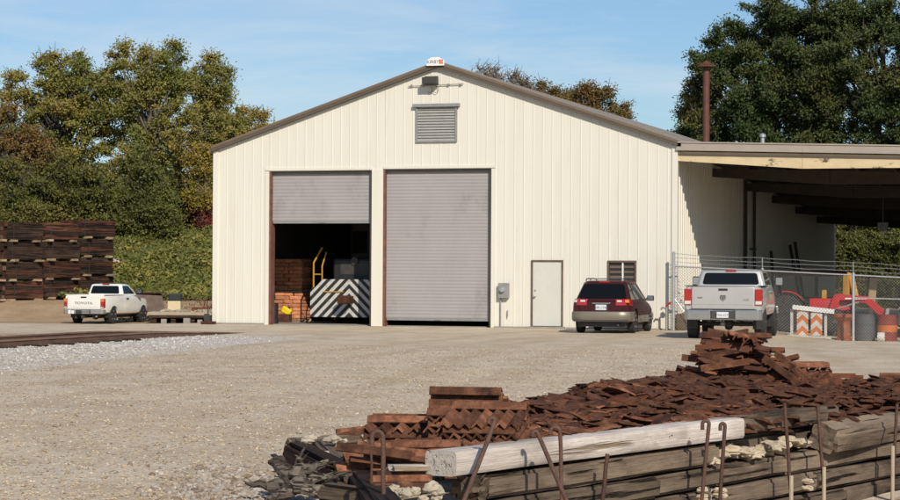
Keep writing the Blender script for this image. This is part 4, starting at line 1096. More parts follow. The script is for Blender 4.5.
boom('yellow_post', 'short yellow post between the tractor fender and the loader', 824, 70.0, [(824, 303), (824.5, 290)], .10, YELLOW)
# tractor implement / shelf under canopy
q0 = P(777, 273, 84); 
t = thing('storage_rack', 'orange-red steel rack beam on dark legs deep under the canopy', 'rack', (q0.x, q0.y, 0), 0)
m = MB(); z = P(800, 273.5, 84).z; m.bb(0, 2.9, -.05, .05, z-.1, z+.1); m.build('rack_beam', mat('rack_orange', (.28, .06, .03), (.2, .045, .025), 4, .7), t)
m = MB()
for X in (.1, 1.5, 2.8): m.bb(X-.05, X+.05, -.05, .05, -.5, z-.1)
m.bb(0, 2.9, -.5, .5, .8, .86); m.build('rack_leg', DARKM, t)
for (ax, ay, bx, by, D, lb) in ((776, 303, 771, 251, 82, 'single dark pole leaning on the shaded side wall'), (803, 303, 790, 245, 86, 'left one of two dark poles leaning together on the shaded wall'), (806, 303, 795, 242, 86.4, 'right one of two dark poles leaning together on the shaded wall')):
    a = P(ax, ay, D); b2 = P(bx, by, D+.6); a.z = gz(a.x, a.y); m = MB(); m.tube([a, b2], .06, 7); tag(m.build('leaning_pole', DARKM), lb, 'pole')
# ================================================================== yard objects
def chevmat(name, c1, c2, pitch, wob=0, duty=.5, sgn=1):
    m = bpy.data.materials.new(name); m.use_nodes = True; nt = m.node_tree; N = nt.nodes; L = nt.links; b = N['Principled BSDF']; b.inputs['Roughness'].default_value = .6
    tc = N.new('ShaderNodeTexCoord'); sp_ = N.new('ShaderNodeSeparateXYZ'); L.new(tc.outputs['Object'], sp_.inputs[0])
    def mt(op, x, y=None):
        k = N.new('ShaderNodeMath'); k.operation = op
        for i, q in enumerate((x, y)):
            if q is None: continue
            if isinstance(q, (int, float)): k.inputs[i].default_value = q
            else: L.new(q, k.inputs[i])
        return k.outputs[0]
    v = mt('ADD', mt('MULTIPLY', mt('ABSOLUTE', sp_.outputs[0]), sgn), sp_.outputs[2]); f = mt('FRACT', mt('DIVIDE', mt('ADD', v, 10), pitch)); g_ = mt('GREATER_THAN', f, duty)
    n = N.new('ShaderNodeTexNoise'); n.inputs['Scale'].default_value = 6; n.inputs['Detail'].default_value = 6; L.new(tc.outputs['Object'], n.inputs[0])
    mx = N.new('ShaderNodeMix'); mx.data_type = 'RGBA'; mx.inputs[6].default_value = (*c1, 1); mx.inputs[7].default_value = (*c2, 1); L.new(g_, mx.inputs[0])
    r = N.new('ShaderNodeMapRange'); r.inputs['From Min'].default_value = .55; r.inputs['From Max'].default_value = .75; r.inputs['To Max'].default_value = .6; L.new(n.outputs['Fac'], r.inputs['Value'])
    m2 = N.new('ShaderNodeMix'); m2.data_type = 'RGBA'; m2.inputs[7].default_value = (.10, .08, .06, 1); L.new(r.outputs[0], m2.inputs[0]); L.new(mx.outputs[2], m2.inputs[6])
    L.new(m2.outputs[2], b.inputs['Base Color']); return m
CHEV = chevmat('black_white_chevron', (.015, .015, .015), (.50, .49, .45), .31, sgn=1)
CHEVO = chevmat('orange_white_chevron', (.62, .17, .04), (.62, .60, .55), .34, sgn=1)

# locomotives inside the shed
def loco(px, y, label):
    x = ony(px, 300, y).x; t = thing('locomotive', label, 'locomotive', (x, y, 0.02))
    m = MB(); hw = 1.36
    m.prism([(-hw, 0, .22), (hw, 0, .22), (hw, 0, 1.02), (.92, 0, 1.46), (-.92, 0, 1.46), (-hw, 0, 1.02)], (0, .10, 0)); m.build('pilot', CHEV, t, None, .01)
    m = MB(); m.bb(-1.35, 1.35, .102, 7.5, .95, 1.2); m.bb(-.6, .6, .3, 7, .45, .95); m.build('frame', BLACK, t)
    m = MB(); m.bb(-.17, .17, -.42, 0, .68, .92); m.prism([(-.22, -.55, .66), (.10, -.60, .66), (.18, -.40, .66), (-.2, -.38, .66)], (0, 0, .28)); m.build('coupler', RUSTD, t, None, .03)
    m = MB(); m.bb(-.78, .78, .55, 3.6, 1.2, 2.15); m.build('hood', BLACK, t, None, .08)
    m = MB(); m.bb(-.5, .5, .53, .548, 1.62, 1.98); m.build('radiator_grille', DARKM, t)
    m = MB(); m.bb(-1.3, 1.3, 3.6, 6.6, 1.2, 3.5); cb = m.build('driver_cab', DARKM, t, None, .1)
    for s in (-1, 1):
        m = MB(); m.bb(s*.95-.27, s*.95+.27, 3.575, 3.598, 2.35, 3.1); m.build('cab_window', GLASS, cb)
        m = MB(); m.tube([(s*1.30, .15, 1.2), (s*1.30, .15, 2.0), (s*1.12, .45, 2.5)], .03, 7); m.tube([(s*1.02, .20, 1.2), (s*1.02, .2, 1.9), (s*.95, .4, 2.35)], .026, 7)
        m.tube([(s*1.31, .15, .35), (s*1.31, .15, 1.2)], .03, 7); m.tube([(s*1.30, .15, 1.62), (s*1.02, .2, 1.62)], .02, 6); m.build('handrail', YELLOW, t)
        for yy in (1.0, 2.3): 
            m = MB(); m.lathe([(0, -.06), (.45, -.06), (.5, -.04), (.5, .06), (0, .06)], 20, Matrix.Translation((s*.75, yy, .47)), 'x'); m.build('wheel', RUSTD, t, 40)
    m = MB(); m.lathe([(0, 0), (.12, 0), (.13, .06), (0, .07)], 14, rotM(rad(90), 0, 0, (0, .55, 2.05))); m.build('headlight', DARKM, t)
    m = MB(); m.tube([(-.9, -.02, 1.05), (-.2, -.02, 1.05)], .022, 6); m.build('grab_rail', YELLOW, t)
loco(349, 1.35, 'dark locomotive with black and white striped pilot standing in the open left doorway')
loco(452, 1.7, 'second striped locomotive, only a strip of it showing under the closed right door')

# stacked sacks on pallets, left side of the doorway
x0 = ony(274.5, 300, 3.2).x; x1 = ony(302, 300, 3.2).x; wd = x1-x0
def pallet(x, y, z, label):
    t = thing('pallet', label, 'pallet', (x, y, z)); m = MB()
    for k in range(6): m.bb(-wd/2+k*wd/6+.01, -wd/2+(k+1)*wd/6-.02, 0, .9, .09, .11)
    m.build('deck_boards', W_PALE, t); m = MB()
    for k in (0, .42, .82): m.bb(-wd/2, wd/2, k, k+.07, 0, .088)
    m.build('bearer', W_PALE, t)
pallet((x0+x1)/2, 3.2, .02, 'lower wooden pallet under the orange sacks inside the doorway')
sk = None; z = .135
for lay in range(15):
    if lay == 7: pallet((x0+x1)/2, 3.2, z, 'upper wooden pallet, between the lit and the shaded sacks'); z += .115
    nn = 2 if lay % 2 else 3
    for k in range(nn):
        wv = wd/nn
        m = MB(); m.box(0, .44, .062, wv*.97, .88, .125); o = m.build('sack', SACK, None, 60, .03, 3)
        o.location = (x0+wv*(k+.5)+random.uniform(-.025, .025), 3.2+random.uniform(-.03, .02), z); o.rotation_euler = (random.uniform(-.02, .02), random.uniform(-.04, .04), random.uniform(-.04, .04))
        tag(o, 'orange-brown sack in the lower pallet load, lit by the sun' if lay < 7 else 'orange-brown sack in the upper pallet load, in shade', 'sack', 'sacks of the lower load' if lay < 7 else 'sacks of the upper load')
    z += .127
p = ony(272.5, 320, .5); m = MB(); m.lathe([(0, 0), (.17, 0), (.17, .2), (.18, .21), (.17, .22), (.17, .42), (.18, .43), (.17, .44), (.17, .66), (.15, .68), (0, .68)], 18)
o = m.build('black_drum', BLACK, None, 40); o.location = (p.x, .55, .02); tag(o, 'narrow black drum just inside the left jamb of the open door', 'drum')
p = ony(284, 320, 2.6); t = thing('yellow_jug', 'bright yellow jug lying tilted in front of the orange sacks', 'jug', (p.x, 2.7, .30)); m = MB(); m.box(0, 0, .12, .34, .2, .22, Matrix.Rotation(.5, 4, 'Y')); m.build('body', YELB, t, 40, .04, 3); m = MB(); m.lathe([(0, 0), (.035, 0), (.035, .06), (0, .06)], 10, Matrix.Translation((.13, 0, .18)) @ Matrix.Rotation(.5, 4, 'Y')); m.build('cap', DARKM, t)
m = MB(); m.box(0, 0, .15, .38, .3, .30); o = m.build('tool_box', RUSTD, None, None, .015); o.location = (p.x, 2.71, .0); tag(o, 'rusty box under the yellow jug', 'box')
m = MB(); pts = [ony(273, 250, .8), ony(272, 270, .8), ony(271, 290, .9)]; q0 = ony(274, 235, .6); m.tube([q0]+pts, .02, 6); tag(m.build('hanging_hose', GREYM), 'grey hose hanging by the left jamb of the open door', 'hose')

# small things along the facade
q = onz(244, 322.5); t = thing('switch_stand', 'small dark stand with an upright rod at the left foot of the shed', 'stand', (q.x, -.45, 0))
m = MB(); m.box(0, 0, .05, .42, .3, .10); m.build('base', RUSTD, t, None, .01); m = MB(); m.tube([(-.05, 0, .1), (-.02, 0, .34), (-.02, 0, .6)], [.03, .022, .018], 7); m.box(-.06, 0, .22, .18, .05, .24); m.build('rod', DARKM, t)
q = onz(666.5, 329.5); t = thing('water_tap', 'thin yard water pipe with a red valve handle at the right corner of the shed', 'tap', (ony(666.5, 320, -.5).x, -.5, 0))
m = MB(); m.tube([(0, 0, 0), (0, 0, .70)], .035, 8); m.tube([(0, 0, .66), (-.14, 0, .69), (-.17, 0, .62)], .028, 8); m.build('pipe', GREYM, t, 40)
m = MB(); m.tube([(0, 0, .7), (.06, 0, .80)], .02, 6); m.lathe([(.05, -.015), (.09, 0), (.05, .015), (.03, 0)], 14, Matrix.Translation((.10, 0, .82)) @ Matrix.Rotation(.9, 4, 'Y')); m.tube([(.0, -.02, .74), (.16, -.02, .86)], .022, 6); m.build('valve_handle', TRED, t)
def lump(name, label, cat, loc, r, material, seed=0, squash=.7):
    bm = bmesh.new(); bmesh.ops.create_icosphere(bm, subdivisions=3, radius=1)
    for v in bm.verts:
        n = mnoise.noise(v.co*1.6+Vector((seed, 0, 0)))*.45+mnoise.noise(v.co*4+Vector((seed, 5, 0)))*.2
        v.co *= 1+n; v.co = Vector((v.co.x*r[0], v.co.y*r[1], v.co.z*r[2]))
    me = bpy.data.meshes.new(name); bm.to_mesh(me); bm.free(); me.materials.append(material); o = link(name, me, None, 30); o.location = loc
    return tag(o, label, cat)
q = ony(680, 326, -.2); lump('brush_clump', 'brown dead brush heaped at the foot of the fence end post', 'brush', (q.x, -.1, .2), (.22, .2, .3), mat('dry_brush', (.16, .10, .06), (.09, .06, .04), 14, .95, bump=.8, bscale=30), 3)

# barrels behind the fence
def barrel(px, y, r, h, label, material, band=None, rz=0):
    X = ony(px, 330, y).x; t = thing('barrel', label, 'barrel', (X, y, gz(X, y)), rz)
    m = MB(); pr = [(0, 0), (r, 0)]
    for k in range(1, 41):
        zz = h*k/40; u = k/40; rib_ = .013*(math.exp(-((u-.34)/.02)**2)+math.exp(-((u-.67)/.02)**2)); pr.append((r+rib_, zz))
    pr += [(r+.014, h), (r+.014, h+.02), (r-.01, h+.02), (r-.012, h-.01), (0, h-.012)]
    m.lathe(pr, 28); m.build('drum', material, t, 35)
    if band:
        m = MB(); m.lathe([(r+.004, h*.38), (r+.006, h*.38), (r+.006, h*.63), (r+.004, h*.63)], 28); m.build('painted_band', band, t, 35)
    m = MB(); m.lathe([(0, h-.011), (.03, h-.011), (.03, h+.012), (0, h+.012)], 10, Matrix.Translation((r*.6, 0, 0))); m.build('bung', DARKM, t)
    return t
barrel(865, .35, .30, .80, 'blue-grey steel barrel right of the second fence post', BLUB)
barrel(887, .35, .30, .80, 'red steel barrel with a broad orange band behind the fence', REDB, ORANGE)
barrel(912, .5, .30, .78, 'barrel at the right edge of the frame behind the fence', ORANB)
X = ony(844, 330, .4).x; t = thing('traffic_drum', 'faded orange traffic drum with a wide rim, left of the second fence post', 'drum', (X, .4, gz(X, .4)))
m = MB(); m.lathe([(0, .0), (.24, 0), (.24, .06), (.205, .08), (.21, .22), (.20, .24), (.205, .40), (.195, .42), (.20, .56), (.21, .58), (.33, .70), (.34, .78), (.31, .80), (.29, .72), (0, .70)], 24); m.build('drum', ORANB, t, 35)
m = MB(); m.lathe([(.209, .26), (.213, .26), (.211, .38), (.207, .38)], 24); m.build('band', mat('dull_band', (.30, .13, .07), (.25, .1, .05), 6, .7), t)
X = ony(881, 338, .0).x; m = MB(); m.lathe([(0, 0), (.13, 0), (.15, .03), (.15, .19), (.12, .21), (0, .21)], 14, Matrix.Translation((0, 0, .15)) @ Matrix.Rotation(rad(90), 4, 'Y') @ Matrix.Translation((0, 0, -.1)))
o = m.build('bucket', WHITEP, None, 40); o.location = (X, .0, gz(X, 0)-.0); tag(o, 'small white bucket lying in front of the red and orange barrel', 'bucket')
# barricade
X = ony(810, 330, .3).x; gzb = gz(X, .3); t = thing('barricade', 'low barricade of two orange and white chevron panels on white boards', 'barricade', (X, .3, gzb))
for px in (802.5, 816.5):
    XX = ony(px, 330, .3).x-X; m = MB(); m.box(0, 0, .46, .34, .03, .80); o = m.build('chevron_panel', CHEVO, t, None, .006); o.location = (XX, 0, 0)
m = MB(); m.box(.02, -.045, .86, 1.26, .05, .14, Matrix.Translation((0, 0, 0)) @ Matrix.Rotation(.10, 4, 'Y')); m.build('top_board', WHITEP, t, None, .006)
m = MB(); m.box(.0, -.1, .03, 1.32, .14, .06, Matrix.Rotation(.05, 4, 'Y')); m.build('base_board', WHITEC, t, None, .006)
m = MB(); m.box(.75, .35, .66, .5, .06, .12, Matrix.Rotation(.25, 4, 'Y')); m.bb(-.6, -.52, .05, .1, 0, .85); m.bb(.42, .5, .05, .1, 0, .8); m.build('brace', WHITEC, t)

# ================================================================== stacked ties at the left
S0 = Vector((*camxy(-20.0, 91.5), 0)); S1 = Vector((*camxy(-15.0, 102.0), 0))
SD = (S1-S0); SL = SD.length; SD.normalize(); SN = Vector((-SD.y, SD.x, 0))   # away from the viewer
ang = math.atan2(SD.y, SD.x)
m = MB(); m.box(0, 0, 0, 2.58, .225, .175); tie_a = m.build('tie', W_DARK, None, None, .008); tme = tie_a.data; bpy.data.objects.remove(tie_a)
tme2 = tme.copy(); tme2.materials.clear(); tme2.materials.append(W_RED)
m = MB(); m.box(0, 0, 0, .30, 1.3, .09); sp_me = m.build('spacer', W_PALE).data
bpy.data.objects.remove(bpy.data.objects[[o.name for o in C.objects if o.data == sp_me][0]])
cols_ = []; c_ = 0
for i in range(2): cols_.append((c_, 1.22, True)); c_ += 1.30
while c_ < SL-1.5: cols_.append((c_, 2.6, False)); c_ += 2.72
for ci, (c0, wdt, perp) in enumerate(cols_):
    cz_ = random.uniform(-.04, .06)
    for lay in range(4):
        cx = c0+wdt/2+random.uniform(-.05, .05); base = S0+SD*cx; g_ = gz(base.x, base.y); z0 = max(.30, g_)+.1+lay*.845+cz_
        lb = f'strapped bundle of dark creosote ties, {["bottom", "second", "third", "top"][lay]} layer, {["leftmost", "second", "third", "fourth", "fifth", "sixth", "seventh"][ci]} column of the tie stacks'
        t = thing('tie_bundle', lb, 'tie bundle', (base.x, base.y, z0), ang+random.uniform(-.035, .035), 'bundles of ties stacked at the left edge')
        for cc in range(4):
            for k in range(5):
                o = bpy.data.objects.new('tie', tme if random.random() < .55 else tme2); C.objects.link(o); o.parent = t
                if random.random() < .12 and perp: 
                    o.data = tme.copy(); o.data.materials.clear(); o.data.materials.append(W_GREY)
                if perp: o.rotation_euler = (0, 0, math.pi/2); o.location = (-.48+k*.24, 1.29+random.uniform(-.05, .05), .09+cc*.181)
                else: o.location = (random.uniform(-.04, .04), .12+k*.24+(random.uniform(0, .02)), .09+cc*.181)
        m = MB()
        for xx in ((.05,) if perp else (random.uniform(-1.1, -.7),)):
            for (a, b2, c, d) in ((xx-.02, xx+.02, -.013, -.008),): m.bb(a, b2, c-(.03 if perp else 0), d, 0, .74)
        m.build('steel_strap', DARKM, t)
        for xx in ((-.35, .35) if perp else (-.9, .9)):
            o = bpy.data.objects.new('spacer', sp_me); C.objects.link(o)
            q = base+SD*(xx+random.uniform(-.12, .12))+SN*(.55+random.uniform(-.12, 0)); o.location = (q.x, q.y, z0-.053); o.rotation_euler = (0, 0, ang+random.uniform(-.1, .1))
            tag(o, f'pale wooden spacer block under the {["bottom", "second", "third", "top"][lay]} layer of the tie stacks', 'spacer', f'spacers under the {["bottom", "second", "third", "top"][lay]} layer')
q = P(115.2, 263, 104); t = thing('round_sign', 'round pale pink sign on a post at the right end of the tie stacks', 'sign', (q.x, q.y, gz(q.x, q.y)), YAW)
h = q.z-gz(q.x, q.y); m = MB(); m.lathe([(0, 0), (.22, 0), (.22, .02), (0, .02)], 20, rotM(rad(90), 0, 0, (0, 0, h))); m.build('sign_disc', mat('pink_sign', (.65, .42, .40), (.6, .5, .46), 5, .6), t)
m = MB(); m.tube([(0, .03, 0), (0, .03, h+.1)], .03, 7); m.build('post', GREYM, t)

# ================================================================== junk behind the white pickup
def at_(px, D): 
    q = P(px, 300, D); return Vector((q.x, q.y, gz(q.x, q.y)))
q = at_(182, 86); t = thing('loading_platform', 'low timber platform covered with dirt and rubble, left of the shed', 'platform', q, YAW)
m = MB(); m.bb(-1.35, 1.15, 0, 2.0, .34, .46); m.build('deck', mat('dirty_deck', (.34, .25, .15), (.40, .36, .29), 2.5, .95, bump=.6, bscale=14), t)
m = MB()
for X in (-1.1, -.35, .4, 1.05): m.bb(X-.09, X+.09, .08, .3, 0, .30)
m.bb(-1.3, 1.1, .02, .32, .22, .34); m.build('bearer', W_DARK, t)
m = MB(); m.bb(-1.3, 1.1, 1.6, 1.9, 0, .34); m.build('bearer', W_DARK, t)
m = MB()
rr = random.Random(4)
for k in range(46):
    X = rr.uniform(-.9, 1.1); Y = rr.uniform(.05, 1.6); s = rr.uniform(.04, .13); m.box(0, 0, 0, s*1.6, s, s*.7, rotM(rr.uniform(-.5, .5), rr.uniform(-.5, .5), rr.uniform(0, 3), (X, Y, .46+s*.3)))
m.build('rubble', ROCKP, t)['kind'] = 'stuff'
q = at_(152, 88); t = thing('hopper', 'rusty grey tipped steel hopper between the white pickup and the cream box', 'hopper', (q.x, q.y, q.z), YAW+.2)
m = MB(); m.prism([(-.85, 0, .45), (.55, 0, .38), (.40, 0, 1.05), (-.95, 0, 1.12)], (0, 1.0, .1)); m.build('body', mat('hopper_rust', (.16, .12, .10), (.10, .065, .05), 4, .8), t, None, .02)
for a_ in (-.7, .3): m = MB(); m.bb(a_, a_+.1, .2, .9, 0, .5); m.build('leg', RUSTD, t)
m = MB(); m.bb(-1.1, .6, -.05, 1.1, 1.14, 1.19); m.build('lid', RUSTD, t)
q = at_(174, 87.6); t = thing('generator_box', 'cream box with a black top standing on the junk platform', 'box', (q.x, q.y, q.z+.46), YAW)
m = MB(); m.bb(-.26, .26, 0, .5, .02, .40); m.build('body', mat('box_cream', (.62, .52, .32), (.55, .45, .27), 4, .6), t, None, .02); m = MB(); m.bb(-.22, .28, .02, .48, .405, .70); m.build('top', BLACK, t, None, .03)
for px, D, s, lb in ((164, 85.4, .10, 'grey concrete block in front of the platform, beside the pickup'), (187, 85.5, .12, 'pale concrete block in front of the platform middle'), (200, 85.4, .09, 'small grey block in front of the platform, nearest the shed')):
    q = at_(px, D); m = MB(); m.box(0, 0, s, s*2.2, s*1.4, s*1.9); o = m.build('concrete_block', CONC, None, None, .02); o.location = q; o.rotation_euler = (0, 0, YAW+random.uniform(-.3, .3)); tag(o, lb, 'block')
q = at_(207, 88); m = MB()
for k in range(7): m.tube([(rr.uniform(-.4, .3), rr.uniform(-.2, .2), rr.uniform(.45, .6)), (rr.uniform(-.1, .4), rr.uniform(-.2, .2), rr.uniform(.5, .9))], .03, 5)
m.bb(-.6, .1, -.2, .2, .46, .62); o = m.build('scrap_heap', RUST); o.location = q; o.rotation_euler = (0, 0, YAW); tag(o, 'rusty scrap metal on the platform end next to the shed', 'scrap')
q = at_(199, 114); t = thing('far_shed', 'small dark shed with a low grey roof behind the bank', 'shed', q, YAW); m = MB(); m.bb(-.9, 1.5, 0, 2.5, -.5, 1.1); m.build('wall', DARKM, t); m = MB(); m.prism([(-1.1, -.2, 1.05), (1.7, -.2, 1.05), (1.7, -.2, 1.15), (-1.1, -.2, 1.2)], (0, 3, .3)); m.build('roof', GREYM, t)

# ================================================================== foreground: retaining wall of old ties
def W(u, v, z): 
    q = WA+WU*u+WV*v; return Vector((q.x, q.y, z))
WANG = math.atan2(WU.y, WU.x)
def upx(px):
    k = (px-450)/F_PX; return (15.9*k-.04)/(.556-.831*k)
def timber_mesh(name, L_, w_, h_, material, seed=0, rough=.008, rot=.0, nx=44):
    bm = bmesh.new(); bmesh.ops.create_cube(bm, size=1)
    bmesh.ops.scale(bm, vec=(L_, w_, h_), verts=bm.verts)
    ex = [e for e in bm.edges if abs(e.verts[0].co.x-e.verts[1].co.x) > L_*.5]
    bmesh.ops.subdivide_edges(bm, edges=ex, cuts=nx)
    ey = [e for e in bm.edges if abs(e.verts[0].co.x-e.verts[1].co.x) < 1e-5]
    bmesh.ops.subdivide_edges(bm, edges=ey, cuts=5, use_grid_fill=True)
    for v in bm.verts:
        c = v.co.copy(); q = Vector((c.x*.9+seed*7.3, c.y*4, c.z*4)); e = Vector((c.x*7+seed*3, c.y*22, c.z*22))
        edge = (abs(c.y) > w_*.48) + (abs(c.z) > h_*.48)
        n = mnoise.noise_vector(q)*rough*.8+mnoise.noise_vector(Vector((c.x*2.5+seed, c.y*40, c.z*40)))*rough*.25
        k = 1-rough*1.4*(edge == 2)/max(w_, h_)*4
        endk = max(0, (abs(c.x)-(L_/2-.15))/.15)
        n += Vector((-math.copysign(1, c.x)*abs(mnoise.noise(Vector((seed, c.y*9, c.z*9))))*rot*3*endk, 0, 0))
        v.co = Vector((c.x, c.y*k, c.z*k))+Vector((n.x*.5, n.y, n.z))*(1+endk*rot*10)
    me = bpy.data.meshes.new(name); bm.normal_update(); bm.to_mesh(me); bm.free(); me.materials.append(material)
    return link(name, me, None, 32)
def timber(name, label, u0, u1, v, z0, h_=.19, w_=.25, material=W_GREY, seed=0, rough=.008, rz=0, ry=0, cat='timber', rot=.02, group=None, rx=0):
    o = timber_mesh(name, u1-u0, w_, h_, material, seed, rough, rot)
    if name == 'weathered_tie': v += random.uniform(-.025, .03); rz += random.uniform(-.006, .006); ry += random.uniform(-.004, .004); o.scale.z = random.uniform(.91, .96)
    o.location = W((u0+u1)/2, v+w_/2, z0+h_/2); o.rotation_euler = (rx, ry, WANG+rz); return tag(o, label, cat, group)
timber('bleached_timber', 'long whitish bleached timber lying on top of the old tie wall', 0, 4.70, 0, .225, .185, .27, W_WHITE, 1, .004, rot=.004)
timber('weathered_tie', 'grey tie directly under the left half of the whitish timber', .30, 2.55, .02, .02, .185, .24, W_GREY, 2, .014, rot=.03)
timber('weathered_tie', 'grey tie directly under the right half of the whitish timber', 2.50, 4.25, .03, .015, .19, .24, W_GREY, 3, .012)
timber('weathered_tie', 'second-row tie below the whitish timber, left part of the wall', .55, 3.1, .015, -.18, .19, .24, W_GREY, 4, .012)
timber('weathered_tie', 'second-row tie behind the paired crook-topped rods', 3.12, 4.30, .03, -.18, .19, .24, W_GREY, 5, .012)
timber('weathered_tie', 'third-row tie at the foot of the wall, left part', .7, 3.6, .02, -.38, .19, .24, W_GREY, 6, .012)
timber('weathered_tie', 'third-row tie at the foot of the wall, middle part', 3.62, 6.3, .02, -.38, .19, .24, W_GREY, 7, .012)
timber('weathered_tie', 'lowest tie of the wall, half sunk in soil, left part', .8, 4.1, .0, -.58, .19, .25, W_GREY, 8, .012)
timber('weathered_tie', 'lowest tie of the wall, half sunk in soil, middle part', 4.12, 7.0, .0, -.58, .19, .25, W_GREY, 9, .012)
timber('weathered_tie', 'lowest tie of the wall, half sunk in soil, right part', 7.02, 9.8, .0, -.58, .19, .25, W_GREY, 10, .012)
timber('weathered_tie', 'short cracked tie under the pale crumbling fill', 4.32, 5.70, .03, -.175, .185, .24, W_GREY, 11, .02, rot=.05)
timber('weathered_tie', 'brownish tie under the angled timber at the right of the wall', 5.72, 9.8, .03, -.185, .19, .24, W_GREY, 12, .012, rot=.03)
timber('weathered_tie', 'long lower tie on the right, below the brownish one', 6.32, 9.8, .02, -.385, .19, .24, W_GREY, 13, .012)
0 and timber('weathered_tie', 'third-row tie on the right, just above the reddish soil', 6.35, 9.8, .02, -.40, .18, .24, W_GREY, 14, .012)
timber('weathered_tie', 'split grey tie set back on top, right of the whitish timber', 4.72, 7.1, .10, .225, .19, .26, W_GREY, 15, .018, ry=-.0, rot=.06)
timber('weathered_tie', 'dark cracked tie behind the pale fill, beneath the split grey tie', 4.6, 6.6, .20, .03, .18, .24, W_GREY, 16, .02)
timber('angled_timber', 'heavy grey timber at the right, turned so that its dark end faces the viewer', 6.42, 9.6, -.06, .0, .25, .30, W_GREY, 17, .014, rz=.06, rot=.04, rx=.35)
# return wall at the left end, its shaded face to the left
for r_, (z0, lb) in enumerate(((.02, 'top'), (-.17, 'second'), (-.36, 'third'))):
    for k in range(2):
        a = Vector((*camxy(-1.02+.33*k, 19.6-2.6*k), 0)); b2 = Vector((*camxy(-.72+.33*k, 17.05-2.6*k), 0)); d = b2-a; L_ = d.length
        o = timber_mesh('weathered_tie', L_, .24, .185, W_DARK if k else W_GREY, 20+r_*2+k, .012, .03); o.location = ((a.x+b2.x)/2, (a.y+b2.y)/2, z0+.09); o.rotation_euler = (0, 0, math.atan2(d.y, d.x))
        tag(o, f'{lb} dark tie of the short side wall left of the hooked rod, {"nearer" if k else "farther"} piece', 'timber')
# rotten timbers and driftwood at the far left
def piece(px0, y0, D0, px1, y1, D1, w_, h_, material, seed, label, rough=.02, cat='timber', name='rotten_tie', rot=.06, roll=0):
    a = P(px0, y0, D0); b2 = P(px1, y1, D1); d = b2-a; o = timber_mesh(name, d.length, w_, h_, material, seed, rough, rot, 24)
    o.location = (a+b2)/2; o.rotation_euler = (roll, -math.asin(d.z/d.length), math.atan2(d.y, d.x)); return tag(o, label, cat)
piece(297, 456, 18.4, 352, 450, 18.9, .34, .24, W_GREY, 31, 'rotten grey tie end with a crumbling top at the left of the heap', .03)
piece(322, 452, 18.4, 356, 492, 16.4, .26, .2, W_GREY, 32, 'rotten grey tie running towards the viewer beside the driftwood')
piece(296, 452, 18.0, 343, 478, 17.0, .22, .2, W_DARK, 33, 'dark rotten tie slanting behind the driftwood root')
piece(325, 491, 15.9, 372, 497, 15.6, .18, .12, W_GREY, 34, 'low rotten board at the bottom of the heap, right of the driftwood')
piece(311, 470, 16.6, 327, 462, 16.8, .05, .045, W_PALE, 35, 'short pale stick lying on the driftwood', .004, 'stick', 'pale_stick')
piece(388, 468, 16.0, 428, 467.5, 16.1, .16, .045, W_WHITE, 36, 'short white board poking out under the rusty bars', .003, 'board', 'white_board')
piece(664, 381, 24.6, 722, 380, 25.2, .2, .13, W_GREY, 37, 'grey tie lying behind the plates, left of the bar mound')
piece(350, 444, 18.6, 374, 452, 17.2, .22, .05, W_GREY, 38, 'flat grey board on the side wall corner')
piece(473, 493, 15.9, 478, 486, 16.4, .2, .2, W_GREY, 39, 'rounded stub of an old tie under the left end of the whitish timber')
t0 = P(295, 487, 16.2); t = thing('driftwood_root', 'grey splintered tree root with frayed arms at the bottom left of the heap', 'driftwood', t0)
rr = random.Random(11); m = MB()
arms = [((-.02, 0, .05), (-.25, .15, .18), .07), ((0, 0, .05), (.22, -.1, -.05), .07), ((0, 0, .05), (.05, 0, .22), .075), ((-.05, 0, .0), (-.38, .05, .02), .06), ((.05, 0, .02), (.42, .0, -.09), .055), ((0, 0, .1), (.2, .1, .17), .05), ((-.1, .1, .1), (-.3, .3, .22), .05), ((0, 0, 0), (-.15, -.2, -.1), .06), ((.1, 0, .05), (.32, .1, .1), .04)]
for a, b2, r_ in arms:
    a = Vector(a); b2 = Vector(b2); n = 7; pts = []
    for k in range(n+1): pts.append(a.lerp(b2, k/n)+Vector((rr.uniform(-1, 1), rr.uniform(-1, 1), rr.uniform(-1, 1)))*.018)
    m.tube(pts, [r_*(1-.75*(k/n)**1.3)*rr.uniform(.85, 1.15) for k in range(n+1)], 7)
    for _ in range(5):
        i = rr.randint(2, n); q = pts[i]; m.tube([q, q+(b2-a).normalized()*rr.uniform(.05, .14)+Vector((rr.uniform(-1, 1), rr.uniform(-1, 1), rr.uniform(-1, .6)))*.05], [.012, .002], 4)
m.build('root', W_ROOT, t, 40)
rr = random.Random(5)
for k in range(30):
    if k < 12: px, py, D, s = rr.uniform(306, 350), rr.uniform(438, 447), rr.uniform(18.0, 18.7), rr.uniform(.02, .07)
    elif k < 20: px, py, D, s = rr.uniform(326, 352), rr.uniform(453, 466), 17.6, rr.uniform(.03, .07)
    else: px, py, D, s = rr.uniform(385, 440), rr.uniform(487, 499), 15.4, rr.uniform(.04, .08)
    q = P(px, py, D); lump('pale_rubble', ['pale crumbling stone on top of the rotten tie at the far left', 'pale crumbling stone on the slanting rotten tie', 'pale stone at the foot of the wall left of the whitish timber'][0 if k < 12 else (1 if k < 20 else 2)], 'stone', q, (s*.8, s*.7, s*.55), ROCKP, k*3.1)['group'] = 'pale rubble of the timber heap'
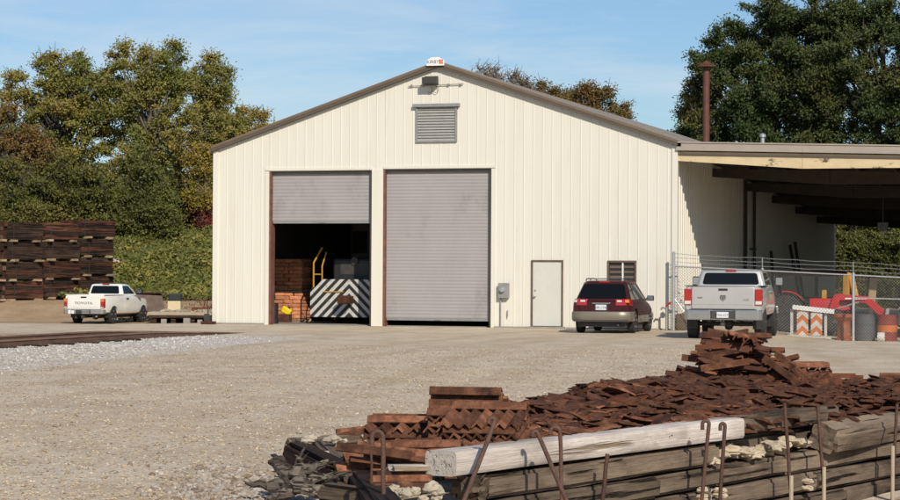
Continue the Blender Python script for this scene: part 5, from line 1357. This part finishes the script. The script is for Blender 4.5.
# pale crumbling fill in the gap of the wall
for k in range(34):
    u = rr.uniform(3.9, 6.2) if k < 26 else rr.choice((3.85, 4.15, 6.0, 7.2)); v = rr.uniform(-.0, .22) if k < 26 else -.03; z = rr.uniform(.05, .13) if k < 26 else rr.uniform(-.32, -.15); s = rr.uniform(.04, .11) if k < 26 else .06
    lump('pale_rubble', 'pale yellowish crumbling fill lying in the gap of the tie wall', 'rubble', W(u, v, z), (s*1.1, s*.8, s*.45), mat('fill_pale', (.56, .48, .35), (.44, .36, .25), 7, .95, bump=.6, bscale=20) if k == 0 else bpy.data.materials['fill_pale'], k*2.3)['group'] = 'pale fill in the tie wall'

# rods
def rod(label, top, bot, Dt, hook=None, r=.019, material=RUSTD, Db=None):
    a = P(*top, Dt); b2 = P(*bot, Db or Dt); d = (b2-a).normalized(); b2 = b2+d*.35
    pts = []
    if hook:
        dx, rr_ = hook; side = HR*math.copysign(1, dx)
        c0 = a+side*abs(dx)*1.0
        for k in range(9):
            th = math.pi*(1-k/8)*1.0
            pts.append(a+side*abs(dx)/2+side*(-math.cos(math.pi-th))*abs(dx)/2*1 + Vector((0, 0, math.sin(th)*abs(dx)/2)))
        pts = [a+side*abs(dx)+Vector((0, 0, -rr_))]+[a+side*(abs(dx)/2)*(1+math.cos(math.pi*k/8))+Vector((0, 0, math.sin(math.pi*k/8)*abs(dx)/2)) for k in range(9)]
    else: pts = [a]
    n = 6
    for k in range(1, n+1): pts.append(a.lerp(b2, k/n)+Vector((random.uniform(-1, 1), random.uniform(-1, 1), 0))*.003)
    m = MB(); m.tube(pts, r, 10); o = m.build('steel_rod', material, None, 60); return tag(o, label, 'rod')
RODM = mat('rod_brown', (.13, .068, .045), (.08, .042, .03), 12, .75, .2, .4, 60, rand=.15)
rod('upright rusty rod with a hooked top at the left end of the wall', (383, 437), (383.5, 500), 14.9, (-.075, .05), .0165, RODM)
rod('thin short rod just left of the leftmost hooked rod', (371, 452), (371.5, 474), 15.6, None, .009, RODM)
rod('rusty rod leaning left across the whitish timber end', (495, 421), (464, 500), 15.9, (-.045, .02), .0165, RODM, 15.3)
rod('rusty rod leaning right in front of the whitish timber', (538, 434), (566, 500), 16.4, (-.04, .015), .0165, RODM, 15.9)
rod('upright rod with a round hook, crossing the one that leans right', (560, 432), (562, 500), 16.3, (-.07, .015), .015, RODM)
rod('straight bare rod leaning on the grey ties below the whitish timber', (607.5, 454), (602.5, 500), 17.3, None, .0165, RODM)
rod('left one of the pair of crook-topped rods near the right end of the whitish timber', (709, 424), (702, 500), 18.6, (-.055, .05), .0165, RODM)
rod('right one of the pair of crook-topped rods near the right end of the whitish timber', (725, 426), (720, 500), 18.8, (-.04, .04), .0165, RODM)
rod('tall straight rod in front of the split grey tie, left of two', (784.5, 403), (791.5, 500), 20.0, None, .0165, RODM)
rod('tall straight rod in front of the split grey tie, right of two', (817.5, 405), (824.5, 500), 20.7, None, .0165, RODM)
rod('tall straight rod in front of the angled timber at the right edge', (897, 404), (892, 500), 22.0, None, .0165, RODM)
for px, D, z0, z1 in ((791.2, 19.95, -.45, -.12), (824, 20.65, -.5, -.1), (892.6, 21.95, -.55, .0)):
    q = P(px, 480, D); k_ = [o for o in C.objects if o.name.startswith('steel_rod')]
    m = MB(); dxy = HR*(.0); m.tube([Vector((q.x, q.y, z0)), Vector((q.x, q.y, z1))], .019, 8)
    par = min(k_, key=lambda o: min((Vector(v.co)-Vector((q.x, q.y, 0))).xy.length for v in o.data.vertices)); o = m.build('pale_coating', mat('rod_pale', (.46, .38, .28), (.38, .30, .22), 9, .9) if px < 792 else bpy.data.materials['rod_pale'], par, 40)

# ================================================================== rusty track hardware
def joint_bar_mesh(L_):
    m = MB(); pr = [(-.046, 0), (-.038, -.010), (0, .030), (.038, -.010), (.046, 0), (.006, .048), (-.006, .048)]
    m.prism([(-L_/2, a, b2) for a, b2 in pr], (L_, 0, 0)); o = m.build('joint_bar', RUST)
    cut = MB()
    for k in range(4):
        X = -L_*.36+k*L_*.24; cut.lathe([(0, -.1), (.013, -.1), (.013, .1), (0, .1)], 8, Matrix.Translation((X, .022, .024)) @ Matrix.Rotation(rad(-45), 4, 'X'))
    carve(o, cut); me = o.data; bpy.data.objects.remove(o); return me
JB = joint_bar_mesh(.60)
JB2 = joint_bar_mesh(.57)
def bar(M, label, group, me=None, name='joint_bar'):
    o = bpy.data.objects.new(name, me or JB); C.objects.link(o); o.matrix_world = M; return tag(o, label, 'joint bar', group)
def bar_stack(px, D, z0, layers, rz, tilt, label, group, nacross=6, top_bars=()):
    q = P(px, 400, D); B = Matrix.Translation((q.x, q.y, z0)) @ Matrix.Rotation(YAW+rz, 4, 'Z') @ Matrix.Rotation(tilt, 4, 'X')
    R90 = Matrix.Rotation(math.pi/2, 4, 'Z')
    for l in range(layers):
        z = l*.046
        if l % 2 == 0:
            for k in (range(6) if l >= layers-2 else (0, 1, 5)): bar(B @ Matrix.Translation((random.uniform(-.015, .015), -.25+k*.10, z)), label, group, random.choice((JB, JB2)))
        else:
            for k in range(nacross): bar(B @ Matrix.Translation((-.27+k*.54/(nacross-1), random.uniform(-.012, .012), z)) @ R90, label, group, random.choice((JB, JB2)))
    for (x, y, z, r) in top_bars: bar(B @ Matrix.Translation((x, y, layers*.046+z)) @ Matrix.Rotation(r, 4, 'X'), label.replace('joint bar', 'joint bar laid crosswise on top') if False else label, group)
bar_stack(487, 17.3, .17, 10, rad(-13), rad(12), 'rusty joint bar in the tall criss-cross stack left of the loose plates', 'joint bars of the tall stack', 7, [(.02, .12, .0, 0)])
bar_stack(470, 18.0, .24, 9, rad(-13), rad(9), 'rusty joint bar in the stack right behind the tall criss-cross stack', 'joint bars of the rear stack', 6, [(.0, -.1, .0, .5), (-.03, .1, .02, .4), (-.03, .05, .07, .2)])
bar_stack(404, 18.3, .10, 8, rad(-8), rad(4), 'rusty joint bar in the low stack left of the tall stack', 'joint bars of the low stack', 5, [(.0, .0, .0, .0), (.02, .12, .0, 0)])
rr = random.Random(21)
for k in range(16):
    q = P(rr.uniform(372, 432), 460, rr.uniform(16.5, 17.3)); bar(rotM(rr.uniform(-.5, .5), rr.uniform(-.12, .12), YAW+rr.uniform(-.5, .5), (q.x, q.y, .20+.012*k)), 'rusty joint bar tumbled in the heap under the low stack', 'joint bars tumbled in front of the low stack', JB2)
for k, (a, b2, D) in enumerate((((333, 438), (372, 429), 18.8), ((336, 432), (380, 427), 19.3), ((368, 479), (432, 478), 15.7), ((372, 487), (430, 486), 15.5), ((376, 474), (428, 473), 16.0))):
    p0 = P(*a, D); p1 = P(*b2, D+.1); m = MB(); d = p1-p0; m.box(0, 0, 0, d.length, .05, .05, Matrix.Translation((p0+p1)/2) @ d.to_track_quat('X', 'Z').to_matrix().to_4x4())
    tag(m.build('steel_bar', RUST, None, None, .008), ['rusty square bar pointing left from the low stack, front one', 'rusty square bar pointing left from the low stack, rear one', 'middle of three rusty bars beneath the white board', 'lowest of three rusty bars beneath the white board', 'rusty bar directly beneath the white board'][k], 'bar')
# tie plates
def plate_mesh(L_=.30, w_=.19, t_=.016, seed=0):
    xs = [-L_/2, -L_*.36, -L_*.28, -L_*.16, L_*.16, L_*.28, L_*.36, L_/2]; ys = [-w_/2, -w_*.34, -w_*.2, w_*.2, w_*.34, w_/2]
    rr_ = random.Random(seed); bend = rr_.uniform(-.015, .015)
    hole = {(1, 1), (1, 3), (5, 1), (5, 3)}
    V = []; idx = {}
    for top in (0, 1):
        for i, x in enumerate(xs):
            for j, y in enumerate(ys):
                z = bend*(x/L_*2)**2+(t_+(.012 if i in (3, 4) else 0)-(.005 if i in (0, 7) else 0) if top else 0); idx[top, i, j] = len(V); V.append((x, y, z))
    Fs = []
    for i in range(7):
        for j in range(5):
            if (i, j) in hole:
                for (a, b2) in (((i, j), (i+1, j)), ((i+1, j), (i+1, j+1)), ((i+1, j+1), (i, j+1)), ((i, j+1), (i, j))): Fs.append((idx[0, *a], idx[0, *b2], idx[1, *b2], idx[1, *a]))
                continue
            Fs.append((idx[1, i, j], idx[1, i+1, j], idx[1, i+1, j+1], idx[1, i, j+1])); Fs.append((idx[0, i, j], idx[0, i, j+1], idx[0, i+1, j+1], idx[0, i+1, j]))
    for i in range(7):
        for j in (0, 5): Fs.append((idx[0, i, j], idx[0, i+1, j], idx[1, i+1, j], idx[1, i, j]))
    for j in range(5):
        for i in (0, 7): Fs.append((idx[0, i, j], idx[0, i, j+1], idx[1, i, j+1], idx[1, i, j]))
    m = MB(); m.add(V, Fs); return m
PM = []
for k, (a, b2, mt_) in enumerate(((.25, .16, RUST), (.27, .15, RUST), (.22, .14, RUSTD), (.24, .16, RUSTO), (.28, .15, RUST), (.23, .15, RUSTD))):
    o = plate_mesh(a, b2, .015, k).build('tie_plate', mt_); PM.append(o.data); bpy.data.objects.remove(o)
def pile_h(px, D):
    """height of the loose plate pile above the yard"""
    f = 15.9+.831*upx(px)+.30; t_ = (D-f)/4.6
    hb = np.interp(px, [505, 530, 560, 610, 700, 780, 850, 920], [.38, .50, .50, .62, .57, .53, .44, .42])
    a = .37; v = a+(hb-a)*sstep(0, .55, t_)
    v -= (hb-.05)*sstep(.72, 1.08, t_)
    return v*sstep(495, 520, px) + .05*mnoise.noise(Vector((px*.02, D*.9, 0)))
def plate_at(px, D, z, rr_, tilt=.22):
    q = P(px, 380, D)
    return rotM(max(-.5, min(.5, rr_.gauss(0, tilt))), max(-.5, min(.5, rr_.gauss(0, tilt))), rr_.uniform(0, 6.28), (q.x, q.y, z))
rr = random.Random(77); S = []
for _ in range(2300):
    px = rr.uniform(512, 925); f = 15.9+.831*upx(px)+.55; D = f+4.6*rr.random()**.9
    S.append((px, D, pile_h(px, D)))
fill = MB(); indiv = []
surf = [s_ for s_ in S if s_[2] > .12]
rr.shuffle(surf)
indiv = sorted(surf, key=lambda s_: s_[1]+rr.uniform(0, 3))[:290]
rest = [s_ for s_ in surf if s_ not in indiv]
for px, D, h in indiv:
    o = bpy.data.objects.new('tie_plate', rr.choice(PM)); C.objects.link(o); o.matrix_world = plate_at(px, D, h+rr.uniform(-.03, .045), rr, .2 if rr.random() < .8 else .4)
    tag(o, 'rusty steel tie plate lying loose in the long scattered pile behind the timber wall', 'tie plate', 'loose tie plates of the scattered pile')
def add_mesh(mb, me, M):
    mb.add([v.co for v in me.vertices], [tuple(p.vertices) for p in me.polygons], M)
for px, D, h in rest:
    add_mesh(fill, rr.choice(PM), plate_at(px, D, h+rr.uniform(-.03, .03), rr, .18))
for _ in range(1100):      # inner body of the pile
    px = rr.uniform(512, 925); f = 15.9+.831*upx(px)+.28; D = f+4.7*rr.random(); h = pile_h(px, D)
    add_mesh(fill, rr.choice(PM), plate_at(px, D, h-rr.uniform(.03, .14), rr, .12))
core = MB(); 
pxs_ = np.linspace(506, 940, 60); ts = np.linspace(0, 1, 24); g2 = []
for a in pxs_:
    f = 15.9+.831*upx(a)+.30
    for b2 in ts:
        D = f+.05+4.7*b2; q = P(a, 380, D); g2.append((q.x, q.y, max(-.1, pile_h(a, D)-.075)))
core.add(g2, [(i*24+j, (i+1)*24+j, (i+1)*24+j+1, i*24+j+1) for i in range(59) for j in range(23)])
core.v and fill.add(core.v, core.f)
o = fill.build('tie_plate_pile', RUST); tag(o, 'mass of rusty tie plates heaped behind the timber wall', 'plate pile', kind='stuff')
# mound of joint bars
rr = random.Random(5); cpx, cD = 741, 24.0
JB3 = joint_bar_mesh(.52)
def variants(me, mats):
    out = [me]
    for q_ in mats: c_ = me.copy(); c_.materials.clear(); c_.materials.append(q_); out.append(c_)
    return out
JBV = variants(JB3, (RUSTD, RUSTO, RUSTD, RUST))
nb = 0
for l in range(15):
    z = .40+l*.046; f = l/14
    wl = np.interp(f, [0, .3, .6, .8, 1], [.95, .66, .42, .30, .2]); wr_ = np.interp(f, [0, .3, .6, .8, 1], [1.1, .70, .34, .20, .10])
    n = int(np.interp(f, [0, .4, 1], [13, 8, 4]))
    for k in range(n):
        lx = rr.uniform(-wl, wr_)*.9; dy = rr.uniform(-.35, .35)*(1-.5*f)
        x, y = camxy((cpx-450)/F_PX*cD+lx, cD+dy-.1)
        slope = -.5*lx*(1 if abs(lx) > .25 else 0)*(1-f*.4) if lx > 0 else -.35*lx*(1 if abs(lx) > .3 else 0)
        bar(rotM(rr.uniform(-.7, .7), (slope if lx > 0 else slope)+rr.gauss(0, .13), YAW+rr.gauss(0, .32)+(math.pi/2 if rr.random() < .15 else 0), (x, y, z+rr.uniform(-.02, .02))), 'rusty joint bar jumbled in the high mound in front of the silver pickup', 'joint bars of the high mound', rr.choice(JBV)); nb += 1
m = MB()
for _ in range(420):
    f = rr.random()**1.6; z = .1+.85*f; wl = np.interp(f, [0, .45, 1], [1.05, .5, .08]); lx = rr.uniform(-wl, wl*1.1)
    x, y = camxy((cpx-450)/F_PX*cD+lx, cD+rr.uniform(-.3, .35)*(1-.6*f)); add_mesh(m, rr.choice(PM), rotM(rr.gauss(0, .3), rr.gauss(0, .3), rr.uniform(0, 6), (x, y, z)))
tag(m.build('mound_core', RUST), 'rusty plates packed inside the high mound of bars', 'plate pile', kind='stuff')
for (a, b2, D0, D1) in (((771, 349), (816, 386), 23.6, 23.2), ((699, 353), (742, 367), 23.4, 23.3), ((702, 369), (749, 362), 23.3, 23.2), ((767, 360), (800, 384), 23.2, 23.0)):
    p0 = P(*a, D0); p1 = P(*b2, D1); d = p1-p0; me = JB3
    M = Matrix.Translation((p0+p1)/2) @ d.to_track_quat('X', 'Z').to_matrix().to_4x4() @ Matrix.Rotation(.6, 4, 'X')
    bar(M, 'rusty joint bar jumbled in the high mound in front of the silver pickup', 'joint bars of the high mound', me)
bar_stack(804, 27.0, .40, 5, rad(-4), 0, 'rusty joint bar in the small stack behind the right foot of the mound', 'joint bars of the small rear stack', 5)
bar_stack(907, 26.8, .18, 7, rad(-4), 0, 'rusty joint bar in the stack cut by the right edge of the frame', 'joint bars of the right edge stack', 5)
q = P(806, 378, 26.0); t = thing('tube_rack', 'low rusty rectangular steel rack standing behind the plates on the right', 'frame', (q.x, q.y, 0), YAW)
m = MB(); zt = P(806, 376.5, 26).z
for z in (zt, zt-.13): m.box(0, 0, z, 1.35, .05, .035)
m.box(0, .5, zt, 1.35, .05, .035)
m.build('rail', RUSTO, t); m = MB()
for X in (-.65, .0, .35, .65): m.box(X, 0, zt/2, .04, .04, zt)
for X in (-.65, .65): m.box(X, .5, zt/2, .04, .04, zt); m.box(X, .25, zt-.03, .04, .5, .03)
m.build('upright', RUSTO, t)
# ================================================================== vegetation
def base_at(px, D):
    q = P(px, 280, D); return Vector((q.x, q.y, gz(q.x, q.y)-.1))
def ztop(px, y, D, b): return P(px, y, D).z-b.z
b = base_at(62, 115); h = ztop(62, 42, 115, b)
tree('oak_tree', 'broad olive and orange tree left of the vine-covered one', b, [(-1.2, 0, h-2.2, 2.3, 2, 1.8), (1.4, 0, h-2.0, 2.1, 1.8, 1.8), (2.9, 0, h-3.6, 1.5, 1.4, 2.2), (0, -.5, h-4.5, 3.4, 2.4, 2.2), (-1.5, -.3, h-7.0, 3.0, 2.0, 1.9), (1.7, -.8, h-6.8, 2.4, 1.8, 1.8)], LF_OLIVE, BARK, 36000, .20, 150, .3, h-2.5, 1)
b = base_at(150, 113); h = ztop(150, 32, 113, b)
tree('vine_covered_tree', 'tallest tree on the left, its bare top twigs above vine-covered limbs', b, [(-1.1, 0, h-2.1, 1.6, 1.4, 1.7), (.7, 0, h-1.9, 1.5, 1.4, 1.7), (.2, 0, h-4.5, 2.7, 1.8, 2.5), (-.3, -.6, h-7.5, 1.7, 1.5, 2.4), (.4, -.8, h-9.5, 1.6, 1.3, 1.9)], LF_OLIVE, BARKP, 30000, .19, 130, .34, h-1.0, 2, crad=.62)
b = base_at(209, 117); h = ztop(209, 52, 117, b)
tree('walnut_tree', 'olive tree with orange tips between the vine-covered tree and the shed roof', b, [(0, 0, h-1.7, 1.5, 1.4, 1.5), (.3, 0, h-4.0, 1.9, 1.6, 1.9), (-.5, 0, h-6.5, 1.9, 1.5, 2.0)], LF_OLIVE, BARKP, 19000, .20, 95, .22, h-2, 3)
b = base_at(8, 112); h = ztop(8, 92, 112, b)
tree('maple_tree', 'orange-tinged tree at the left edge of the frame', b, [(-1, 0, h-1.8, 2.2, 1.8, 1.7), (.8, 0, h-3.6, 2.1, 1.8, 2.0), (-1.5, 0, h-4.5, 2.2, 1.8, 2.2)], LF_ORANGE, BARK, 19000, .20, 85, .22, h-2.5, 4)
b = base_at(40, 108); h = ztop(40, 150, 108, b)
tree('bushy_tree', 'dense low green tree behind the stacked ties', b, [(-1.6, 0, h-1.6, 2.2, 1.6, 1.6), (1.6, 0, h-1.8, 2.3, 1.6, 1.6), (0, -.6, h-3.6, 3.6, 1.6, 1.9), (0, -.8, 1.0, 3.8, 1.4, 1.3)], LF_GREEN, BARK, 26000, .19, 120, .18, h-2, 5)
b = base_at(100, 108.5); h = ztop(100, 175, 108.5, b)
tree('vine_thicket', 'column of green vines smothering a trunk right of the bushy tree', b, [(-.6, 0, h-1.0, .8, .7, 1.2), (.9, 0, h-1.8, .9, .7, 1.3), (0, -.3, 1.2, 1.6, 1.0, 1.5)], LF_VINE, BARK, 12000, .18, 60, .12, h-1, 6)
b = base_at(148, 108.5); h = ztop(148, 150, 108.5, b)
tree('vine_thicket', 'tall column of green vines under the tallest tree', b, [(-.3, 0, h-1.4, .9, .8, 1.6), (.9, 0, h-3.0, 1.0, .8, 1.7), (-.2, -.3, 1.4, 1.9, 1.0, 1.6)], LF_VINE, BARK, 14000, .18, 70, .14, h-1, 7)
b = base_at(186, 112); h = ztop(186, 175, 112, b)
tree('dark_shrub', 'dark green shrub on the bank below the walnut tree', b, [(0, 0, h-1.5, 1.4, 1.2, 1.6), (0, 0, 1.2, 1.6, 1.2, 1.4)], LF_GREEN, BARK, 9000, .18, 50, .1, h-1, 8)
b = base_at(203, 110.5); h = ztop(203, 142, 110.5, b)
tree('yellow_shrub', 'slim yellow-leaved tree against the left corner of the shed', b, [(0, 0, h-.9, .7, .7, 1.0), (-.2, 0, h-2.4, .8, .7, 1.1)], LF_YELLOW, BARKP, 4200, .17, 40, .07, h-1, 41)
b = base_at(232, 122); h = ztop(232, 104, 122, b)
tree('yellow_tree', 'yellow and orange tree showing past the left corner of the shed roof', b, [(-.8, 0, h-1.8, 1.6, 1.5, 1.5), (1.0, 0, h-1.4, 1.5, 1.4, 1.2), (-.6, 0, h-3.8, 1.6, 1.4, 1.6), (-.7, 0, h-5.6, 1.4, 1.2, 1.4)], LF_YELLOW, BARKP, 13000, .18, 80, .16, h-2, 9)
b = base_at(250, 126); h = ztop(252, 116, 126, b)
tree('orange_tree', 'orange-brown tree peeking over the left slope of the roof', b, [(0, 0, h-1.6, 1.6, 1.4, 1.4), (0, 0, h-3.6, 2.0, 1.6, 1.6)], LF_ORANGE, BARK, 8000, .2, 50, .16, h-2, 10)
b = base_at(205, 111); h = ztop(205, 204, 111, b)
tree('red_shrub', 'crimson shrub at the left corner of the shed', b, [(0, 0, h-.6, .8, .6, .6), (.4, 0, h-1.2, .6, .6, .5)], LF_RED, BARK, 2600, .15, 30, .05, h-.6, 11, cat='shrub')
b = base_at(498, 124); h = ztop(498, 56, 124, b)
tree('bare_tree', 'nearly bare tree with grey twigs above the roof ridge', b, [(-.8, 0, h-1.5, 1.1, 1.0, 1.2), (1.0, 0, h-2.0, 1.1, 1.0, 1.2), (0, 0, h-3.6, 2.0, 1.4, 1.6)], LF_TAN, BARKP, 5200, .13, 150, .2, h-.6, 12, crad=.62)
b = base_at(545, 126); h = ztop(545, 78, 126, b)
tree('brown_oak', 'orange-brown tree behind the right roof slope, beside the bare tree', b, [(-.6, 0, h-1.2, 1.3, 1.2, 1.1), (1.0, 0, h-1.4, 1.3, 1.1, 1.1), (0, 0, h-3.2, 2.8, 1.8, 1.8)], LF_ORANGE, BARK, 15000, .19, 60, .2, h-2, 13)
b = base_at(590, 122); h = ztop(590, 79, 122, b)
tree('russet_oak', 'russet tree lower down the right roof slope', b, [(-.6, 0, h-1.1, 1.3, 1.2, 1.0), (.9, 0, h-1.8, 1.3, 1.1, 1.2), (0, 0, h-3.4, 2.6, 1.8, 1.8)], LF_ORANGE, BARK, 16000, .19, 65, .2, h-2, 14)
# right-hand trees
b = base_at(770, 112); h = ztop(770, -18, 112, b)
tree('big_oak', 'big dark green oak with russet patches above the canopy roof', b, [(-2.3, 0, h-4.0, 2.3, 2, 2.2), (.5, 0, h-2.2, 2.6, 2.2, 2.2), (2.8, 0, h-3.5, 2.3, 2, 2.2), (-.5, -.5, h-7.0, 3.6, 2.4, 2.8), (2.4, -.5, h-8.0, 3.0, 2.2, 2.6), (-3.4, 0, h-8.5, 1.6, 1.5, 1.7), (.6, -1.2, h-5.2, 2.4, 1.6, 2.4), (2.6, -1.0, h-5.6, 2.0, 1.5, 2.0)], LF_OAK, BARK, 92000, .21, 230, .4, h-3, 15, shell=.15, limbs=16)
b = base_at(696, 115); h = ztop(696, 78, 115, b)
tree('leafy_oak', 'loose green and orange tree left of the flue pipe', b, [(0, 0, h-1.4, 1.3, 1.2, 1.3), (.5, 0, h-3.2, 1.7, 1.4, 1.7), (0, 0, h-5.5, 1.8, 1.4, 1.8)], LF_OLIVE, BARK, 13000, .2, 75, .2, h-2, 16)
b = base_at(880, 109); h = ztop(880, -40, 109, b)
tree('shade_tree', 'dark green tree at the upper right, its trunk seen under the canopy', b, [(-1.6, 0, h-3.0, 2.4, 2, 2.4), (1.6, 0, h-3.5, 2.6, 2, 2.4), (0, -.4, h-7.0, 3.6, 2.2, 2.6), (.5, 0, h-10.0, 3.0, 2, 2.2), (-1.8, -1.0, h-5.4, 2.2, 1.5, 2.2)], LF_OAK, BARK, 62000, .21, 210, .36, h-3, 17, shell=.15, limbs=14)
for i, (px, D, yt, lf, lb) in enumerate(((840, 108, 216, LF_VINE, 'leafy shrub lit by the sun in the gap under the canopy'), (868, 111, 205, LF_GREEN, 'darker shrub in the middle of the gap under the canopy'), (900, 107, 212, LF_VINE, 'green shrub at the right edge under the canopy'), (935, 108, 200, LF_GREEN, 'green shrub just outside the right edge'))):
    b = base_at(px, D); h = ztop(px, yt, D, b)
    tree('shrub', lb, b, [(-.5, 0, h-1.4, 1.4, 1.1, 1.3), (.7, 0, h-2.2, 1.4, 1.1, 1.4), (0, -.3, 1.2, 2.0, 1.2, 1.3)], lf, BARK, 12000, .18, 60, .08, h-1.2, 30+i, cat='shrub')
# leaves over the bank
n = 46000; pts = []
while len(pts) < n:
    D = RNG.uniform(97, 114); px = RNG.uniform(60, 232)
    x, y = camxy((px-450)/F_PX*D, D)
    if x > -15.7: continue
    z = gz(x, y)+.28*max(0, mnoise.noise(Vector((x*.8, y*.8, 1))))+.55*max(0, mnoise.noise(Vector((x*.35, y*.35, 7))))+RNG.uniform(.0, .14)
    pts.append((x, y, z))
o = leaf_mesh('kudzu', pts, .17, LF_VINE, nrm=(.1, -.6, .8)); tag(o, 'green vines covering the bank behind the yard', 'vines', kind='stuff')
pts = [p_ for p_ in pts[::5]]
pts = [(p_[0]+RNG.normal()*.1, p_[1], p_[2]+RNG.uniform(.02, .30)) for p_ in pts if mnoise.noise(Vector((p_[0]*.6, p_[1]*.6, 4))) > -.05]
o = leaf_mesh('tall_weeds', pts, .14, LF_OLIVE, nrm=(.1, -.5, .7)); tag(o, 'taller weeds poking through the vines on the bank', 'weeds', kind='stuff')
# far wood
n = 42000; pts = []
while len(pts) < n:
    a = RNG.uniform(-900, 1900); D = RNG.uniform(140, 175); x, y = camxy((a-450)/F_PX*D, D)
    if a > 180 and a < 700: top = 3.2
    else: top = 4.5
    top = top*(.8+.5*mnoise.noise(Vector((a*.012, 3, 0))))
    pts.append((x, y, gz(x, y)+RNG.uniform(0, 1)**.7*top))
o = leaf_mesh('far_wood', pts, .55, LF_GREEN); tag(o, 'distant dark wood closing the view behind the yard', 'wood', kind='stuff')
# weeds
rr = random.Random(8)
pts = []
for _ in range(900):
    px = rr.uniform(120, 216); D = rr.uniform(88, 97); x, y = camxy((px-450)/F_PX*D, D); pts.append((x, y, gz(x, y)+rr.uniform(0, .16)))
o = leaf_mesh('weeds', pts, .09, LF_TAN); tag(o, 'dry weeds at the foot of the bank', 'weeds', kind='stuff')

# ================================================================== light, sky, camera
tosun = Vector((.65, -1.0, .74)).normalized()
el = math.asin(tosun.z); az = math.atan2(tosun.x, tosun.y)
wd_ = bpy.data.worlds.new('World'); SC.world = wd_; wd_.use_nodes = True
nt = wd_.node_tree; N = nt.nodes; L = nt.links; bg = N['Background']
sky = N.new('ShaderNodeTexSky'); sky.sky_type = 'NISHITA'; sky.sun_disc = False; sky.sun_elevation = el; sky.sun_rotation = az % (2*math.pi)
sky.air_density = 1.0; sky.dust_density = .3; sky.ozone_density = 6.0
tc = N.new('ShaderNodeTexCoord'); mp = N.new('ShaderNodeMapping'); mp.inputs['Scale'].default_value = (1.5, 1.5, 9); mp.inputs['Rotation'].default_value = (0, .12, .4); L.new(tc.outputs['Generated'], mp.inputs[0])
nz_ = N.new('ShaderNodeTexNoise'); nz_.inputs['Scale'].default_value = 3.2; nz_.inputs['Detail'].default_value = 9; nz_.inputs['Roughness'].default_value = .62; nz_.inputs['Distortion'].default_value = .6; L.new(mp.outputs[0], nz_.inputs[0])
mr_ = N.new('ShaderNodeMapRange'); mr_.inputs['From Min'].default_value = .47; mr_.inputs['From Max'].default_value = .78; mr_.inputs['To Max'].default_value = .55; L.new(nz_.outputs['Fac'], mr_.inputs['Value'])
mx = N.new('ShaderNodeMix'); mx.data_type = 'RGBA'; L.new(mr_.outputs[0], mx.inputs[0]); L.new(sky.outputs[0], mx.inputs[6]); mx.inputs[7].default_value = (8.2, 8.4, 8.8, 1)
L.new(mx.outputs[2], bg.inputs[0]); bg.inputs[1].default_value = SKY_S = .095
sd = bpy.data.lights.new('sun', 'SUN'); sd.energy = 4.2; sd.angle = rad(.53); sd.color = (1.0, .92, .80)
so = bpy.data.objects.new('sun', sd); C.objects.link(so); so.rotation_euler = (-tosun).to_track_quat('-Z', 'Y').to_euler()
cd_ = bpy.data.cameras.new('camera'); cd_.sensor_width = 36; cd_.lens = F_PX/900*36; cd_.clip_end = 6000; cd_.clip_start = .5
co = bpy.data.objects.new('camera', cd_); C.objects.link(co); SC.camera = co
R3 = Matrix((Rt, Up, -Fd)).transposed(); co.matrix_world = Matrix.Translation(CAM) @ R3.to_4x4()
SC.view_settings.view_transform = 'Standard'; SC.view_settings.look = 'None'; SC.view_settings.gamma = 1; SC.view_settings.exposure = 0; SC.view_settings.use_curve_mapping = False
SC.cycles.max_bounces = 6; SC.cycles.use_denoising = True
